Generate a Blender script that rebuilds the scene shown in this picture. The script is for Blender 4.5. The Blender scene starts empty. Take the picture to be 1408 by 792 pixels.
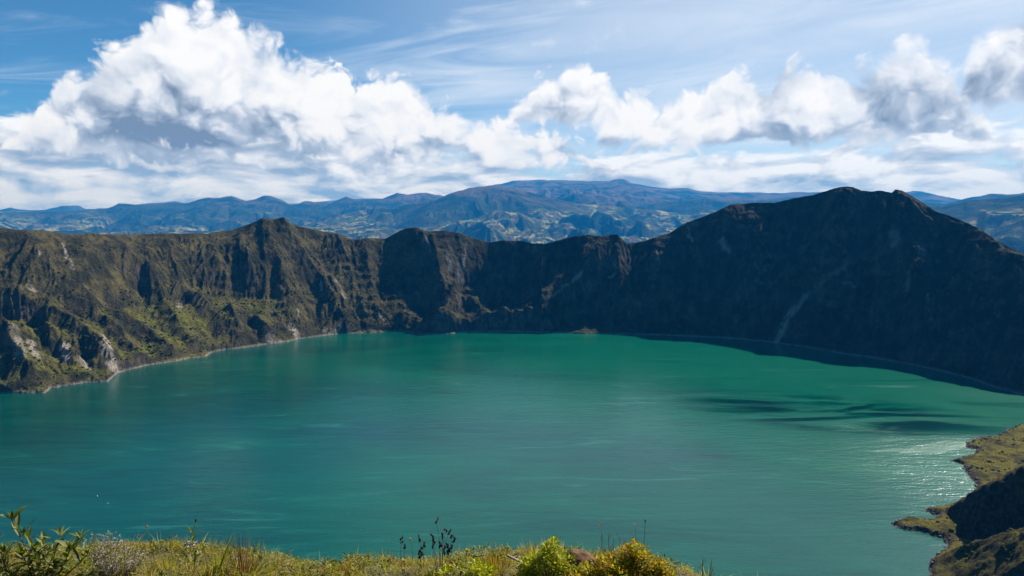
import bpy, bmesh, math, random
import numpy as np
from mathutils import Vector

# ------------------------------------------------------------------ camera
PI = math.pi
CAM_Z = 400.0                    # eye height above the lake
FPX = 939.0                      # focal length in pixels of the 1408 x 792 photograph
PITCH = math.atan(96.0 / FPX)    # the camera looks a little down
CP, SP = math.cos(PITCH), math.sin(PITCH)
SUN_AZ, SUN_EL = 46.0, 41.5      # degrees; azimuth clockwise from the view direction

sc = bpy.context.scene
col = sc.collection
cam_d = bpy.data.cameras.new('camera')
cam_d.sensor_width = 36.0
cam_d.lens = 36.0 * FPX / 1408.0
cam_d.clip_start = 0.05
cam_d.clip_end = 120000.0
cam = bpy.data.objects.new('camera', cam_d)
col.objects.link(cam)
cam.location = (0, 0, CAM_Z)
cam.rotation_euler = (PI / 2 - PITCH, 0, 0)
sc.camera = cam
sc.view_settings.view_transform = 'Standard'
sc.view_settings.look = 'None'
sc.view_settings.gamma = 1.0
sc.view_settings.exposure = 0.55
sc.view_settings.use_curve_mapping = False
sc.cycles.use_denoising = True
sc.cycles.max_bounces = 6
sc.cycles.diffuse_bounces = 2
sc.cycles.glossy_bounces = 2
sc.cycles.transmission_bounces = 3
sc.cycles.transparent_max_bounces = 6
sc.cycles.volume_bounces = 0
sc.cycles.caustics_reflective = False
sc.cycles.caustics_refractive = False
sc.cycles.sample_clamp_indirect = 6.0


def ray(px, py):
    X = (px - 704.0) / FPX
    Y = (396.0 - py) / FPX
    return np.array([X, CP + Y * SP, -SP + Y * CP])


def azel(px, py):
    d = ray(px, py)
    return math.atan2(d[0], d[1]), math.atan2(d[2], math.hypot(d[0], d[1]))


def on_water(px, py):
    d = ray(px, py)
    t = -CAM_Z / d[2]
    return d[0] * t, d[1] * t


# ------------------------------------------------------------------ node helper
class G:
    """tiny helper to write node maths as expressions"""
    def __init__(s, tree):
        s.t = tree

    def node(s, kind, **kw):
        n = s.t.nodes.new(kind)
        for k, v in kw.items():
            setattr(n, k, v)
        return n

    def put(s, sock, v):
        if isinstance(v, bpy.types.NodeSocket):
            s.t.links.new(v, sock)
        elif v is not None:
            sock.default_value = v

    def m(s, op, a, b=None, c=None, clamp=False):
        n = s.node('ShaderNodeMath', operation=op, use_clamp=clamp)
        for i, v in enumerate((a, b, c)):
            s.put(n.inputs[i], v)
        return n.outputs[0]

    def add(s, a, b): return s.m('ADD', a, b)
    def sub(s, a, b): return s.m('SUBTRACT', a, b)
    def mul(s, a, b): return s.m('MULTIPLY', a, b)
    def mx(s, a, b): return s.m('MAXIMUM', a, b)
    def mn(s, a, b): return s.m('MINIMUM', a, b)

    def step(s, x, lo, hi, a=0.0, b=1.0):
        n = s.node('ShaderNodeMapRange', interpolation_type='SMOOTHSTEP')
        s.put(n.inputs[0], x)
        for i, v in zip((1, 2, 3, 4), (lo, hi, a, b)):
            s.put(n.inputs[i], v)
        return n.outputs[0]

    def lin(s, x, lo, hi, a=0.0, b=1.0):
        n = s.node('ShaderNodeMapRange', interpolation_type='LINEAR', clamp=True)
        s.put(n.inputs[0], x)
        for i, v in zip((1, 2, 3, 4), (lo, hi, a, b)):
            s.put(n.inputs[i], v)
        return n.outputs[0]

    def xyz(s, x, y, z=0.0):
        n = s.node('ShaderNodeCombineXYZ')
        for i, v in enumerate((x, y, z)):
            s.put(n.inputs[i], v)
        return n.outputs[0]

    def sep(s, v):
        n = s.node('ShaderNodeSeparateXYZ')
        s.put(n.inputs[0], v)
        return n.outputs

    def noise(s, vec, scale, detail=6.0, rough=0.55, dist=0.0, dim='3D', kind='FBM'):
        n = s.node('ShaderNodeTexNoise', noise_dimensions=dim, noise_type=kind)
        s.put(n.inputs['Vector'], vec)
        n.inputs['Scale'].default_value = scale
        n.inputs['Detail'].default_value = detail
        n.inputs['Roughness'].default_value = rough
        n.inputs['Distortion'].default_value = dist
        return n.outputs[0]

    def voro(s, vec, scale, detail=0.0, rough=0.5, dim='3D', feature='F1', smooth=None):
        n = s.node('ShaderNodeTexVoronoi', voronoi_dimensions=dim, feature=feature)
        s.put(n.inputs['Vector'], vec)
        n.inputs['Scale'].default_value = scale
        if 'Detail' in n.inputs:
            n.inputs['Detail'].default_value = detail
            n.inputs['Roughness'].default_value = rough
        if smooth is not None:
            n.inputs['Smoothness'].default_value = smooth
        return n.outputs[0]

    def mix(s, f, a, b, mode='MIX'):
        n = s.node('ShaderNodeMix', data_type='RGBA', blend_type=mode)
        s.put(n.inputs['Factor'], f)
        for sock, v in ((n.inputs[6], a), (n.inputs[7], b)):
            if isinstance(v, tuple) and len(v) == 3:
                v = v + (1.0,)
            s.put(sock, v)
        return n.outputs[2]

    def curve(s, x, pts):
        n = s.node('ShaderNodeFloatCurve')
        c = n.mapping.curves[0]
        while len(c.points) > 2:
            c.points.remove(c.points[1])
        c.points[0].location = pts[0]
        c.points[-1].location = pts[-1]
        for p in pts[1:-1]:
            c.points.new(*p)
        for p in c.points:
            p.handle_type = 'VECTOR'
        n.mapping.update()
        s.put(n.inputs['Value'], x)
        return n.outputs[0]


# ------------------------------------------------------------------ sky
def make_world():
    w = bpy.data.worlds.new('World')
    sc.world = w
    w.use_nodes = True
    t = w.node_tree
    t.nodes.clear()
    g = G(t)
    out = g.node('ShaderNodeOutputWorld')
    sky = g.node('ShaderNodeTexSky', sky_type='NISHITA', sun_disc=False)
    sky.sun_elevation = math.radians(SUN_EL)
    sky.sun_rotation = math.radians(SUN_AZ)
    sky.altitude = 3900.0
    sky.air_density = 1.0
    sky.dust_density = 0.3
    sky.ozone_density = 4.0
    D = g.node('ShaderNodeTexCoord').outputs['Generated']
    dx, dy, dz = g.sep(D)
    az = g.m('ARCTAN2', dx, dy)
    el = g.m('ARCSINE', dz)
    hsv = g.node('ShaderNodeHueSaturation')
    hsv.inputs['Saturation'].default_value = 1.30
    hsv.inputs['Hue'].default_value = 0.488
    g.put(hsv.inputs['Color'], sky.outputs[0])
    clear = g.mix(1.0, hsv.outputs[0], (SKY_K, SKY_K, SKY_K), 'MULTIPLY')
    skyc = clear

    # -- shared cloud noise: billowed lumps plus fine fractal break-up
    P0 = g.xyz(az, g.mul(el, 1.15))
    wn = g.node('ShaderNodeTexNoise', noise_dimensions='2D')
    g.put(wn.inputs['Vector'], P0)
    wn.inputs['Scale'].default_value = 14.0
    wn.inputs['Detail'].default_value = 3.0
    wv = g.node('ShaderNodeVectorMath', operation='MULTIPLY_ADD')
    g.put(wv.inputs[0], wn.outputs[1])
    wv.inputs[1].default_value = (0.05, 0.05, 0.0)
    g.put(wv.inputs[2], P0)
    PW = wv.outputs[0]

    def shift(v, x, y):
        n = g.node('ShaderNodeVectorMath', operation='ADD')
        g.put(n.inputs[0], v)
        n.inputs[1].default_value = (x, y, 0)
        return n.outputs[0]

    def lumps(v, oct1, oct2):
        a = g.noise(v, 9.0, oct1, 0.60, 0.0, dim='2D')
        b = g.voro(v, 21.0, oct2, 0.55, dim='2D')
        return g.add(g.mul(g.sub(a, 0.5), 0.95), g.mul(g.sub(0.40, b), 0.60))
    n0 = lumps(PW, 7.0, 3.0)
    n1 = lumps(shift(PW, 0.010, 0.020), 3.0, 1.0)
    big = g.sub(g.noise(PW, 4.5, 2.0, 0.5, dim='2D'), 0.5)
    big2 = g.sub(g.noise(shift(PW, 0.03, 0.06), 4.5, 2.0, 0.5, dim='2D'), 0.5)
    relief = g.add(g.mul(g.sub(n0, n1), 0.55), g.mul(g.sub(big, big2), 1.1))

    # -- thin high streaks
    rot = g.add(el, g.mul(az, -0.10))
    c1 = g.noise(g.xyz(g.mul(az, 2.2), g.mul(rot, 15.0)), 1.6, 7.0, 0.60, 0.5, dim='2D')
    c2 = g.noise(g.xyz(az, g.mul(el, 2.2)), 2.6, 2.0, 0.5, dim='2D')
    side = g.step(az, -0.65, 0.30, -0.05, 0.17)
    cir = g.step(g.add(c1, side), 0.44, 0.90)
    cir = g.mul(cir, g.step(c2, 0.25, 0.65, 0.35, 1.0))
    cir = g.mul(cir, 0.80)
    veil = g.step(az, -0.45, 0.35, 0.06, 0.55)
    cir = g.sub(1.0, g.mul(g.sub(1.0, cir), g.sub(1.0, veil)))
    skyc = g.mix(cir, skyc, (0.58, 0.63, 0.70))

    # -- low bank along the horizon
    q = g.xyz(az, g.mul(el, 3.0))
    b1 = g.noise(q, 8.5, 7.0, 0.58, 0.25, dim='2D')
    b2 = g.noise(shift(q, 0.014, 0.030), 8.5, 4.0, 0.58, 0.25, dim='2D')
    topb = g.add(g.add(0.088, g.mul(big, 0.05)), g.step(az, -0.05, -0.35, 0.0, 0.030))
    cov = g.add(g.mul(g.sub(topb, el), 9.0), g.mul(g.sub(b1, 0.44), 2.0))
    low = g.step(cov, -0.15, 0.25)
    shade = g.add(0.60, g.mul(g.sub(b1, b2), 3.0))
    shade = g.add(shade, g.mul(g.sub(b1, 0.5), 0.5))
    shade = g.add(shade, g.step(az, -0.3, 0.5, -0.06, 0.10))
    shade = g.add(shade, g.step(el, 0.055, 0.01, 0.0, 0.14))
    lowc = g.mix(g.m('ADD', shade, 0.0, clamp=True), (0.24, 0.29, 0.37), (0.74, 0.76, 0.80))
    skyc = g.mix(low, skyc, lowc)

    # -- heaped clouds: each has a top outline and a flat base
    def heap(top, base, amp, soft, dark, lo=0.0, hi=0.60, bright=1.0, basek=1.6, alpha=1.0, bigk=0.55):
        nonlocal skyc
        pts = [azel(*p) for p in top]
        a0, a1 = pts[0][0], pts[-1][0]
        e_lo = azel(704, base + 40)[1]
        e_hi = max(p[1] for p in pts) + 0.02
        cpts = [((a - a0) / (a1 - a0), (e - e_lo) / (e_hi - e_lo)) for a, e in pts]
        u = g.lin(az, a0, a1)
        tp = g.add(g.mul(g.curve(u, cpts), e_hi - e_lo), e_lo)
        eb = azel(704, base)[1]
        s1 = g.sub(tp, el)
        s2 = g.mul(g.sub(el, eb), basek)
        c = g.mn(s1, s2)
        inside = g.mul(g.step(az, a0 - 0.04, a0 + 0.02), g.step(az, a1 + 0.04, a1 - 0.02))
        cc = g.add(c, g.mul(n0, amp))
        edge = g.add(soft, g.mul(g.step(big, -0.1, 0.25), soft * 1.2))
        dens = g.mul(g.mul(g.step(cc, -0.1 * soft, edge), inside), alpha)
        hgt = g.m('DIVIDE', g.sub(el, eb), g.mx(g.sub(tp, eb), 0.02))
        lit = g.step(g.add(hgt, g.add(g.mul(big, bigk), g.mul(n0, 0.40))), lo, hi, dark, 0.88)
        lit = g.add(lit, g.mul(relief, 1.15))
        lit = g.add(lit, g.step(cc, 0.04, 0.0, 0.0, 0.15))
        lit = g.m('MULTIPLY', lit, bright, clamp=True)
        n = g.node('ShaderNodeValToRGB')
        r = n.color_ramp
        r.elements[0].position = 0.0
        r.elements[0].color = (0.145, 0.175, 0.22, 1)
        r.elements[1].position = 1.0
        r.elements[1].color = (0.72, 0.72, 0.725, 1)
        e = r.elements.new(0.40); e.color = (0.34, 0.385, 0.46, 1)
        e = r.elements.new(0.72); e.color = (0.60, 0.625, 0.67, 1)
        g.put(n.inputs[0], lit)
        skyc = g.mix(dens, skyc, n.outputs[0])

    # soft pale cloud at the right edge, small upper clouds
    heap([(1270, 190), (1310, 130), (1325, 75), (1340, 20), (1385, -30), (1440, -50), (1560, -60), (1700, 190)], 196, 0.060, 0.030, 0.45, hi=0.8)
    heap([(690, 74), (712, 50), (760, 30), (800, 32), (845, 18), (880, 32), (908, 70)], 76, 0.055, 0.040, 0.80, alpha=0.75)
    heap([(700, 10), (740, 0), (800, -12), (840, 6)], 16, 0.03, 0.04, 0.9, alpha=0.8)
    heap([(515, 60), (535, 38), (570, 34), (590, 24), (604, 6), (622, 28), (645, 62)], 58, 0.075, 0.035, 0.85, alpha=0.85)
    heap([(680, 180), (700, 125), (728, 88), (765, 66), (795, 58), (822, 78), (846, 98), (866, 180)], 190, 0.060, 0.020, 0.50, lo=-0.1, hi=0.7)
    heap([(800, 215), (836, 136), (885, 104), (930, 108), (985, 84), (1020, 80), (1060, 84), (1085, 68), (1135, 56),
          (1170, 74), (1205, 68), (1240, 36), (1280, 32), (1315, 76), (1350, 116), (1385, 215)], 222, 0.062, 0.018, 0.42, lo=-0.10, hi=0.55, bigk=0.40)
    # the big one
    heap([(-20, 215), (6, 160), (50, 116), (88, 74), (125, 54), (165, 36), (195, 4), (235, -20), (290, -24), (322, -2),
          (352, 26), (388, 34), (425, 62), (470, 72), (500, 86), (548, 82), (570, 106), (610, 118), (650, 138), (705, 140),
          (770, 150), (830, 220)], 246, 0.060, 0.016, 0.20, lo=-0.06, hi=0.44, basek=1.1, bigk=0.22)
    # lenticular streak on the right
    heap([(1225, 200), (1270, 190), (1330, 184), (1400, 190), (1480, 200)], 203, 0.012, 0.03, 0.85, basek=1.0)

    bright = g.node('ShaderNodeBackground')
    g.put(bright.inputs['Color'], skyc)
    plain = g.node('ShaderNodeBackground')
    g.put(plain.inputs['Color'], g.mix(g.step(el, -0.02, -0.06), clear, (0.05, 0.07, 0.08)))
    # the cloudy quarter of the sky ahead; everywhere else it is clear
    gate = g.mul(g.mul(g.step(el, -0.035, -0.02), g.step(el, 0.80, 0.55)),
                 g.mul(g.step(az, -1.25, -0.95), g.step(az, 1.25, 0.95)))
    ms = g.node('ShaderNodeMixShader')
    g.put(ms.inputs[0], gate)
    t.links.new(plain.outputs[0], ms.inputs[1])
    t.links.new(bright.outputs[0], ms.inputs[2])
    t.links.new(ms.outputs[0], out.inputs[0])
    w.cycles.sampling_method = 'MANUAL'
    w.cycles.sample_map_resolution = 512


SKY_K = 0.075
HAZE_COL = (0.02, 0.34, 1.0)
HAZE_D = 0.000028
make_world()

sun_d = bpy.data.lights.new('sun', 'SUN')
sun_d.energy = 5.0
sun_d.angle = math.radians(0.53)
sun_d.color = (1.0, 0.95, 0.86)
sun = bpy.data.objects.new('sun', sun_d)
col.objects.link(sun)
_a, _e = math.radians(SUN_AZ), math.radians(SUN_EL)
SUN_DIR = Vector((math.sin(_a) * math.cos(_e), math.cos(_a) * math.cos(_e), math.sin(_e)))
sun.rotation_euler = SUN_DIR.to_track_quat('Z', 'Y').to_euler()

# ------------------------------------------------------------------ array noise
_rng = np.random.RandomState(7)
_perm = np.arange(4096)
_rng.shuffle(_perm)
_perm = np.concatenate([_perm, _perm, _perm])
_ga = _rng.rand(4096) * 2 * PI
_gx, _gy = np.cos(_ga), np.sin(_ga)
_rnd = _rng.rand(3, 4096)


def _h(ix, iy, seed):
    return _perm[_perm[(ix + seed * 131) & 4095] + (iy & 4095)]


def perlin(x, y, seed=0):
    ix = np.floor(x).astype(np.int64); iy = np.floor(y).astype(np.int64)
    fx = x - ix; fy = y - iy
    u = fx * fx * fx * (fx * (fx * 6 - 15) + 10)
    v = fy * fy * fy * (fy * (fy * 6 - 15) + 10)

    def d(i, j):
        h = _h(ix + i, iy + j, seed)
        return _gx[h] * (fx - i) + _gy[h] * (fy - j)
    a = d(0, 0); b = d(1, 0); c = d(0, 1); e = d(1, 1)
    ab = a + u * (b - a)
    return (ab + v * (c + u * (e - c) - ab)) * 1.4


def fbm(x, y, octaves=5, gain=0.5, seed=0):
    s = np.zeros_like(x); a = 1.0; n = 0.0
    for o in range(octaves):
        s += a * perlin(x, y, seed + o); n += a
        x = x * 2.03 + 3.7; y = y * 2.03 - 1.9; a *= gain
    return s / n


def ridged(x, y, octaves=4, gain=0.5, seed=0):
    s = np.zeros_like(x); a = 1.0; n = 0.0
    for o in range(octaves):
        s += a * (1.0 - 2.0 * np.abs(perlin(x, y, seed + o))); n += a
        x = x * 2.07 + 1.3; y = y * 2.07 + 5.1; a *= gain
    return s / n


def sstep(x, lo, hi):
    t = np.clip((x - lo) / (hi - lo), 0, 1)
    return t * t * (3 - 2 * t)


def erode(z, S, R, cell, octaves, strength, mask, gain=0.55, sharp=0.5, seed=0, smax=0.7):
    """carve gullies that run down the local slope, octave by octave, so small ones join larger ones"""
    for o in range(octaves):
        zs = z
        dS = np.gradient(S, axis=0); dR = np.gradient(R, axis=1)
        gs = np.gradient(zs, axis=0) / dS
        gr = np.gradient(zs, axis=1) / dR
        # smooth the direction field over about half a cell
        k = max(1, int(cell * 0.25 / abs(np.median(dR))))
        for arr in (gs, gr):
            for ax in (0, 1):
                c = np.cumsum(np.pad(arr, [(k + 1, k) if a == ax else (0, 0) for a in (0, 1)], mode='edge'), axis=ax)
                n = arr.shape[ax]
                arr[:] = (np.take(c, range(2 * k + 1, 2 * k + 1 + n), axis=ax) - np.take(c, range(0, n), axis=ax)) / (2 * k + 1)
        m = np.sqrt(gs * gs + gr * gr) + 1e-6
        sx, sy = -gr / m, gs / m
        x, y = S / cell, R / cell
        ix = np.floor(x).astype(np.int64); iy = np.floor(y).astype(np.int64)
        acc = np.zeros_like(z); ws = np.full_like(z, 1e-6)
        for i in (-1, 0, 1, 2):
            for j in (-1, 0, 1, 2):
                h = _h(ix + i, iy + j, seed + 17 * o)
                vx = x - (ix + i + _rnd[0][h]); vy = y - (iy + j + _rnd[1][h])
                w = np.exp(-2.2 * (vx * vx + vy * vy))
                acc += w * np.cos((vx * sx + vy * sy) * 2 * PI * 0.9 + _rnd[2][h] * 2 * PI)
                ws += w
        gsum = np.clip(acc / ws, -1, 1)
        gsum = (1 - sharp) * gsum + sharp * (1 - 2 * np.sqrt(np.abs(gsum)) * 1.0) * 0.8
        z = z + gsum * strength * cell * np.clip(m / smax, 0, 1) * mask
        cell *= 0.5
        strength *= gain / 0.5 * 1.0
    return z


def blur(a, k):
    for ax in (0, 1):
        c = np.cumsum(np.pad(a, [(k + 1, k) if q == ax else (0, 0) for q in (0, 1)], mode='edge'), axis=ax)
        n = a.shape[ax]
        a = (np.take(c, range(2 * k + 1, 2 * k + 1 + n), axis=ax) - np.take(c, range(0, n), axis=ax)) / (2 * k + 1)
    return a


def grid_mesh(name, X, Y, Z, attrs=None, wrap=False):
    n, m = X.shape
    co = np.stack([X, Y, Z], -1).reshape(-1, 3).astype(np.float32)
    idx = np.arange(n * m).reshape(n, m)
    if wrap:
        idx = np.concatenate([idx, idx[:1]], 0)
    q = np.stack([idx[:-1, :-1], idx[1:, :-1], idx[1:, 1:], idx[:-1, 1:]], -1).reshape(-1, 4)
    # make the faces look up
    a, b, c = co[q[0, 0]], co[q[0, 1]], co[q[0, 2]]
    if np.cross(b - a, c - a)[2] < 0:
        q = q[:, ::-1]
    q = np.ascontiguousarray(q)
    me = bpy.data.meshes.new(name)
    me.vertices.add(len(co)); me.vertices.foreach_set('co', co.ravel())
    me.loops.add(q.size); me.loops.foreach_set('vertex_index', q.ravel().astype(np.int32))
    me.polygons.add(len(q)); me.polygons.foreach_set('loop_start', (np.arange(len(q)) * 4).astype(np.int32))
    me.polygons.foreach_set('use_smooth', np.ones(len(q), dtype=bool))
    me.update(calc_edges=True)
    for k, v in (attrs or {}).items():
        at = me.attributes.new(k, 'FLOAT', 'POINT')
        at.data.foreach_set('value', v.reshape(-1).astype(np.float32))
    o = bpy.data.objects.new(name, me)
    col.objects.link(o)
    return o


def mat(name):
    m = bpy.data.materials.new(name)
    m.use_nodes = True
    t = m.node_tree
    g = G(t)
    b = next(n for n in t.nodes if n.type == 'BSDF_PRINCIPLED')
    return m, g, b


def attr(g, name):
    n = g.node('ShaderNodeAttribute', attribute_name=name)
    return n.outputs['Fac']


def bump(g, b, h, strength, dist):
    n = g.node('ShaderNodeBump')
    n.inputs['Strength'].default_value = strength
    n.inputs['Distance'].default_value = dist
    g.put(n.inputs['Height'], h)
    g.t.links.new(n.outputs[0], b.inputs['Normal'])


def structure(o):
    o['kind'] = 'structure'
    return o


# ------------------------------------------------------------------ crater walls
SHORE = [(-520, 640), (-260, 590), (-90, 560), (0, 541), (30, 541), (62, 540), (70, 534), (112, 527), (148, 525), (162, 513), (200, 503), (240, 497),
         (262, 493), (282, 491), (290, 485), (302, 482), (345, 477), (395, 470), (412, 466), (470, 459), (520, 457), (552, 455),
         (572, 460), (600, 460), (640, 457), (690, 456), (725, 457), (760, 458), (800, 459), (860, 460), (905, 461), (960, 463),
         (1010, 466), (1060, 471), (1105, 477), (1160, 487), (1205, 493), (1250, 501), (1300, 512), (1335, 521), (1365, 532), (1408, 544)]
SKYL = [(-600, 330), (-300, 322), (-120, 318), (0, 313), (12, 314), (25, 316), (45, 316), (70, 318), (90, 322), (130, 321), (160, 323), (190, 322), (240, 321),
        (280, 321), (320, 316), (345, 307), (355, 303), (361, 299), (372, 301), (385, 300), (395, 304), (410, 311), (425, 314), (440, 317),
        (470, 323), (482, 329), (500, 328), (530, 328), (545, 320), (558, 314), (572, 313), (587, 318), (610, 317), (630, 320),
        (650, 327), (672, 333), (690, 331), (715, 331), (735, 335), (750, 335), (770, 330), (790, 325), (810, 323), (835, 325),
        (850, 331), (862, 335), (875, 334), (890, 330), (920, 321), (940, 308), (960, 300), (985, 291), (1005, 281), (1040, 279),
        (1065, 279), (1090, 273), (1120, 267), (1145, 260), (1163, 256), (1172, 257), (1185, 262), (1200, 263), (1212, 262),
        (1226, 265), (1231, 260), (1240, 262), (1265, 276), (1285, 290), (1310, 298), (1345, 313), (1375, 334), (1408, 349),
        (1480, 378), (1560, 392), (2200, 396)]
AZ_L, AZ_R = math.radians(-47), math.radians(58)
NA, NR = 1700, 430
AZ = np.linspace(AZ_L, AZ_R, NA)
# shoreline range by azimuth
_s = []
for p in SHORE:
    x, y = on_water(*p)
    _s.append((math.atan2(x, y), math.hypot(x, y)))
for x, y in ((1190, 1465), (1250, 1415), (1300, 1330), (1330, 1230), (1340, 1100), (1330, 950), (1320, 800)):
    _s.append((math.atan2(x, y), math.hypot(x, y)))
_s = sorted(_s)
RS = np.interp(AZ, [p[0] for p in _s], [p[1] for p in _s])
RS = RS + 9 * fbm(AZ * 2100 / 60.0, AZ * 0, 4, 0.6, 3) + 3 * fbm(AZ * 2100 / 12.0, AZ * 0, 2, 0.6, 5)
_k = [azel(*p) for p in SKYL]
EL = np.interp(AZ, [p[0] for p in _k], [p[1] for p in _k])
EL = EL + 0.0015 * fbm(AZ * 2100 / 45.0, AZ * 0 + 3.3, 5, 0.65, 11)
# width of the wall in plan: gentler on the left where green benches lie below the cliffs
_px = [azel(p, 396)[0] for p in (-400, 0, 200, 330, 420, 540, 580, 715, 745, 850, 920, 1000, 1160, 1300, 1408, 1700, 2300)]
WID = np.interp(AZ, _px, [600, 590, 550, 480, 375, 340, 385, 385, 305, 295, 315, 360, 415, 390, 330, 330, 330])
def gsm(v, sd_cols):
    k = int(sd_cols * 3)
    w = np.exp(-0.5 * (np.arange(-k, k + 1) / sd_cols) ** 2); w /= w.sum()
    return np.convolve(np.pad(v, k, mode='edge'), w, mode='valid')


RSS = gsm(RS, 20.0) + 4
RSS = np.where(AZ > azel(735, 396)[0], np.minimum(RSS, RS + 6), RSS)
ELS = gsm(EL, 26.0)
RT = RSS + WID
ZTS = CAM_Z + RT * np.tan(ELS)
ZT = CAM_Z + RT * np.tan(EL)
t = np.linspace(0, 1, NR)
# inner part: from 40 m under water-edge to the rim; outer part: 900 m down the outside
NI = 330
ti = np.concatenate([np.linspace(-0.26, 1.0, NI), 1.0 + (np.linspace(0, 1, NR - NI + 1)[1:] ** 1.6) * 2.2])
T = np.broadcast_to(ti, (NA, NR))
A2 = np.broadcast_to(AZ[:, None], (NA, NR))
R = RSS[:, None] + T * WID[:, None]
S = A2 * 2150.0
zt = ZT[:, None]
ztm = ZTS[:, None] + (ZT - ZTS)[:, None] * sstep(T, 0.55, 1.0)
# cross section
bench = np.interp(AZ, [azel(p, 396)[0] for p in (-300, 0, 230, 340, 430)], [1.0, 1.0, 0.9, 0.45, 0.0])[:, None]
prof_a = np.interp(ti, [-0.26, 0.0, 0.03, 0.10, 0.45, 0.80, 1.0], [-0.2, 0.0, 0.035, 0.10, 0.44, 0.81, 1.0])[None]
prof_b = np.interp(ti, [-0.26, 0.0, 0.03, 0.30, 0.50, 0.58, 0.80, 1.0], [-0.2, 0.0, 0.05, 0.23, 0.37, 0.52, 0.86, 1.0])[None]
prof = prof_a * (1 - bench) + prof_b * bench
# a low apron of mounds at the foot of the far wall
apron = np.interp(AZ, [azel(p, 396)[0] for p in (555, 585, 715, 742)], [0.0, 1.0, 1.0, 0.0])[:, None]
prof_c = np.interp(ti, [-0.26, 0.0, 0.03, 0.12, 0.30, 0.40, 1.0], [-0.2, 0.0, 0.03, 0.060, 0.085, 0.16, 1.0])[None]
prof = prof * (1 - apron) + prof_c * apron
Z = ztm * prof
# outside the rim
out_d = np.clip(T - 1.0, 0, None) * WID[:, None]
Z = np.where(T > 1, zt - 0.30 * out_d - 0.00022 * out_d ** 2, Z)
Tc = np.clip(T, 0, 1)
mask_in = sstep(T, 0.0, 0.10) * sstep(1.0 - T, 0.0, 0.06)
WX, WY = R * np.sin(A2), R * np.cos(A2)


def locate(px, py):
    """(s, r) of the wall point seen at a photo pixel, found on the unweathered wall"""
    a, e = azel(px, py)
    i = int(np.clip(np.searchsorted(AZ, a), 1, NA - 1))
    elr = np.arctan2(Z0[i, :NI] - CAM_Z, R[i, :NI])
    j = int(np.argmax(elr >= e)) if (elr >= e).any() else NI - 1
    return S[i, j], R[i, j]


def seg_dist(pts, X, Y):
    """distance to a polyline, signed side, and 0..1 position along it"""
    best = np.full(X.shape, 1e9); pos = np.zeros(X.shape); side = np.zeros(X.shape)
    L = [0.0]
    for a, b in zip(pts[:-1], pts[1:]):
        L.append(L[-1] + math.hypot(b[0] - a[0], b[1] - a[1]))
    for k, (a, b) in enumerate(zip(pts[:-1], pts[1:])):
        dx, dy = b[0] - a[0], b[1] - a[1]
        l2 = dx * dx + dy * dy + 1e-9
        q = np.clip(((X - a[0]) * dx + (Y - a[1]) * dy) / l2, 0, 1)
        ex, ey = X - a[0] - q * dx, Y - a[1] - q * dy
        d = np.sqrt(ex * ex + ey * ey)
        m = d < best
        best = np.where(m, d, best)
        side = np.where(m, np.sign(dx * ey - dy * ex), side)
        pos = np.where(m, (L[k] + q * math.sqrt(l2)) / L[-1], pos)
    return best, side, pos


# broad undulation of the wall before features
Z = Z + 16 * fbm(S / 230.0, R / 330.0, 3, 0.5, 21) * mask_in
Z0 = Z.copy()
WARP = fbm(S / 55.0, R / 55.0, 4, 0.55, 40) * 13
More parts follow.
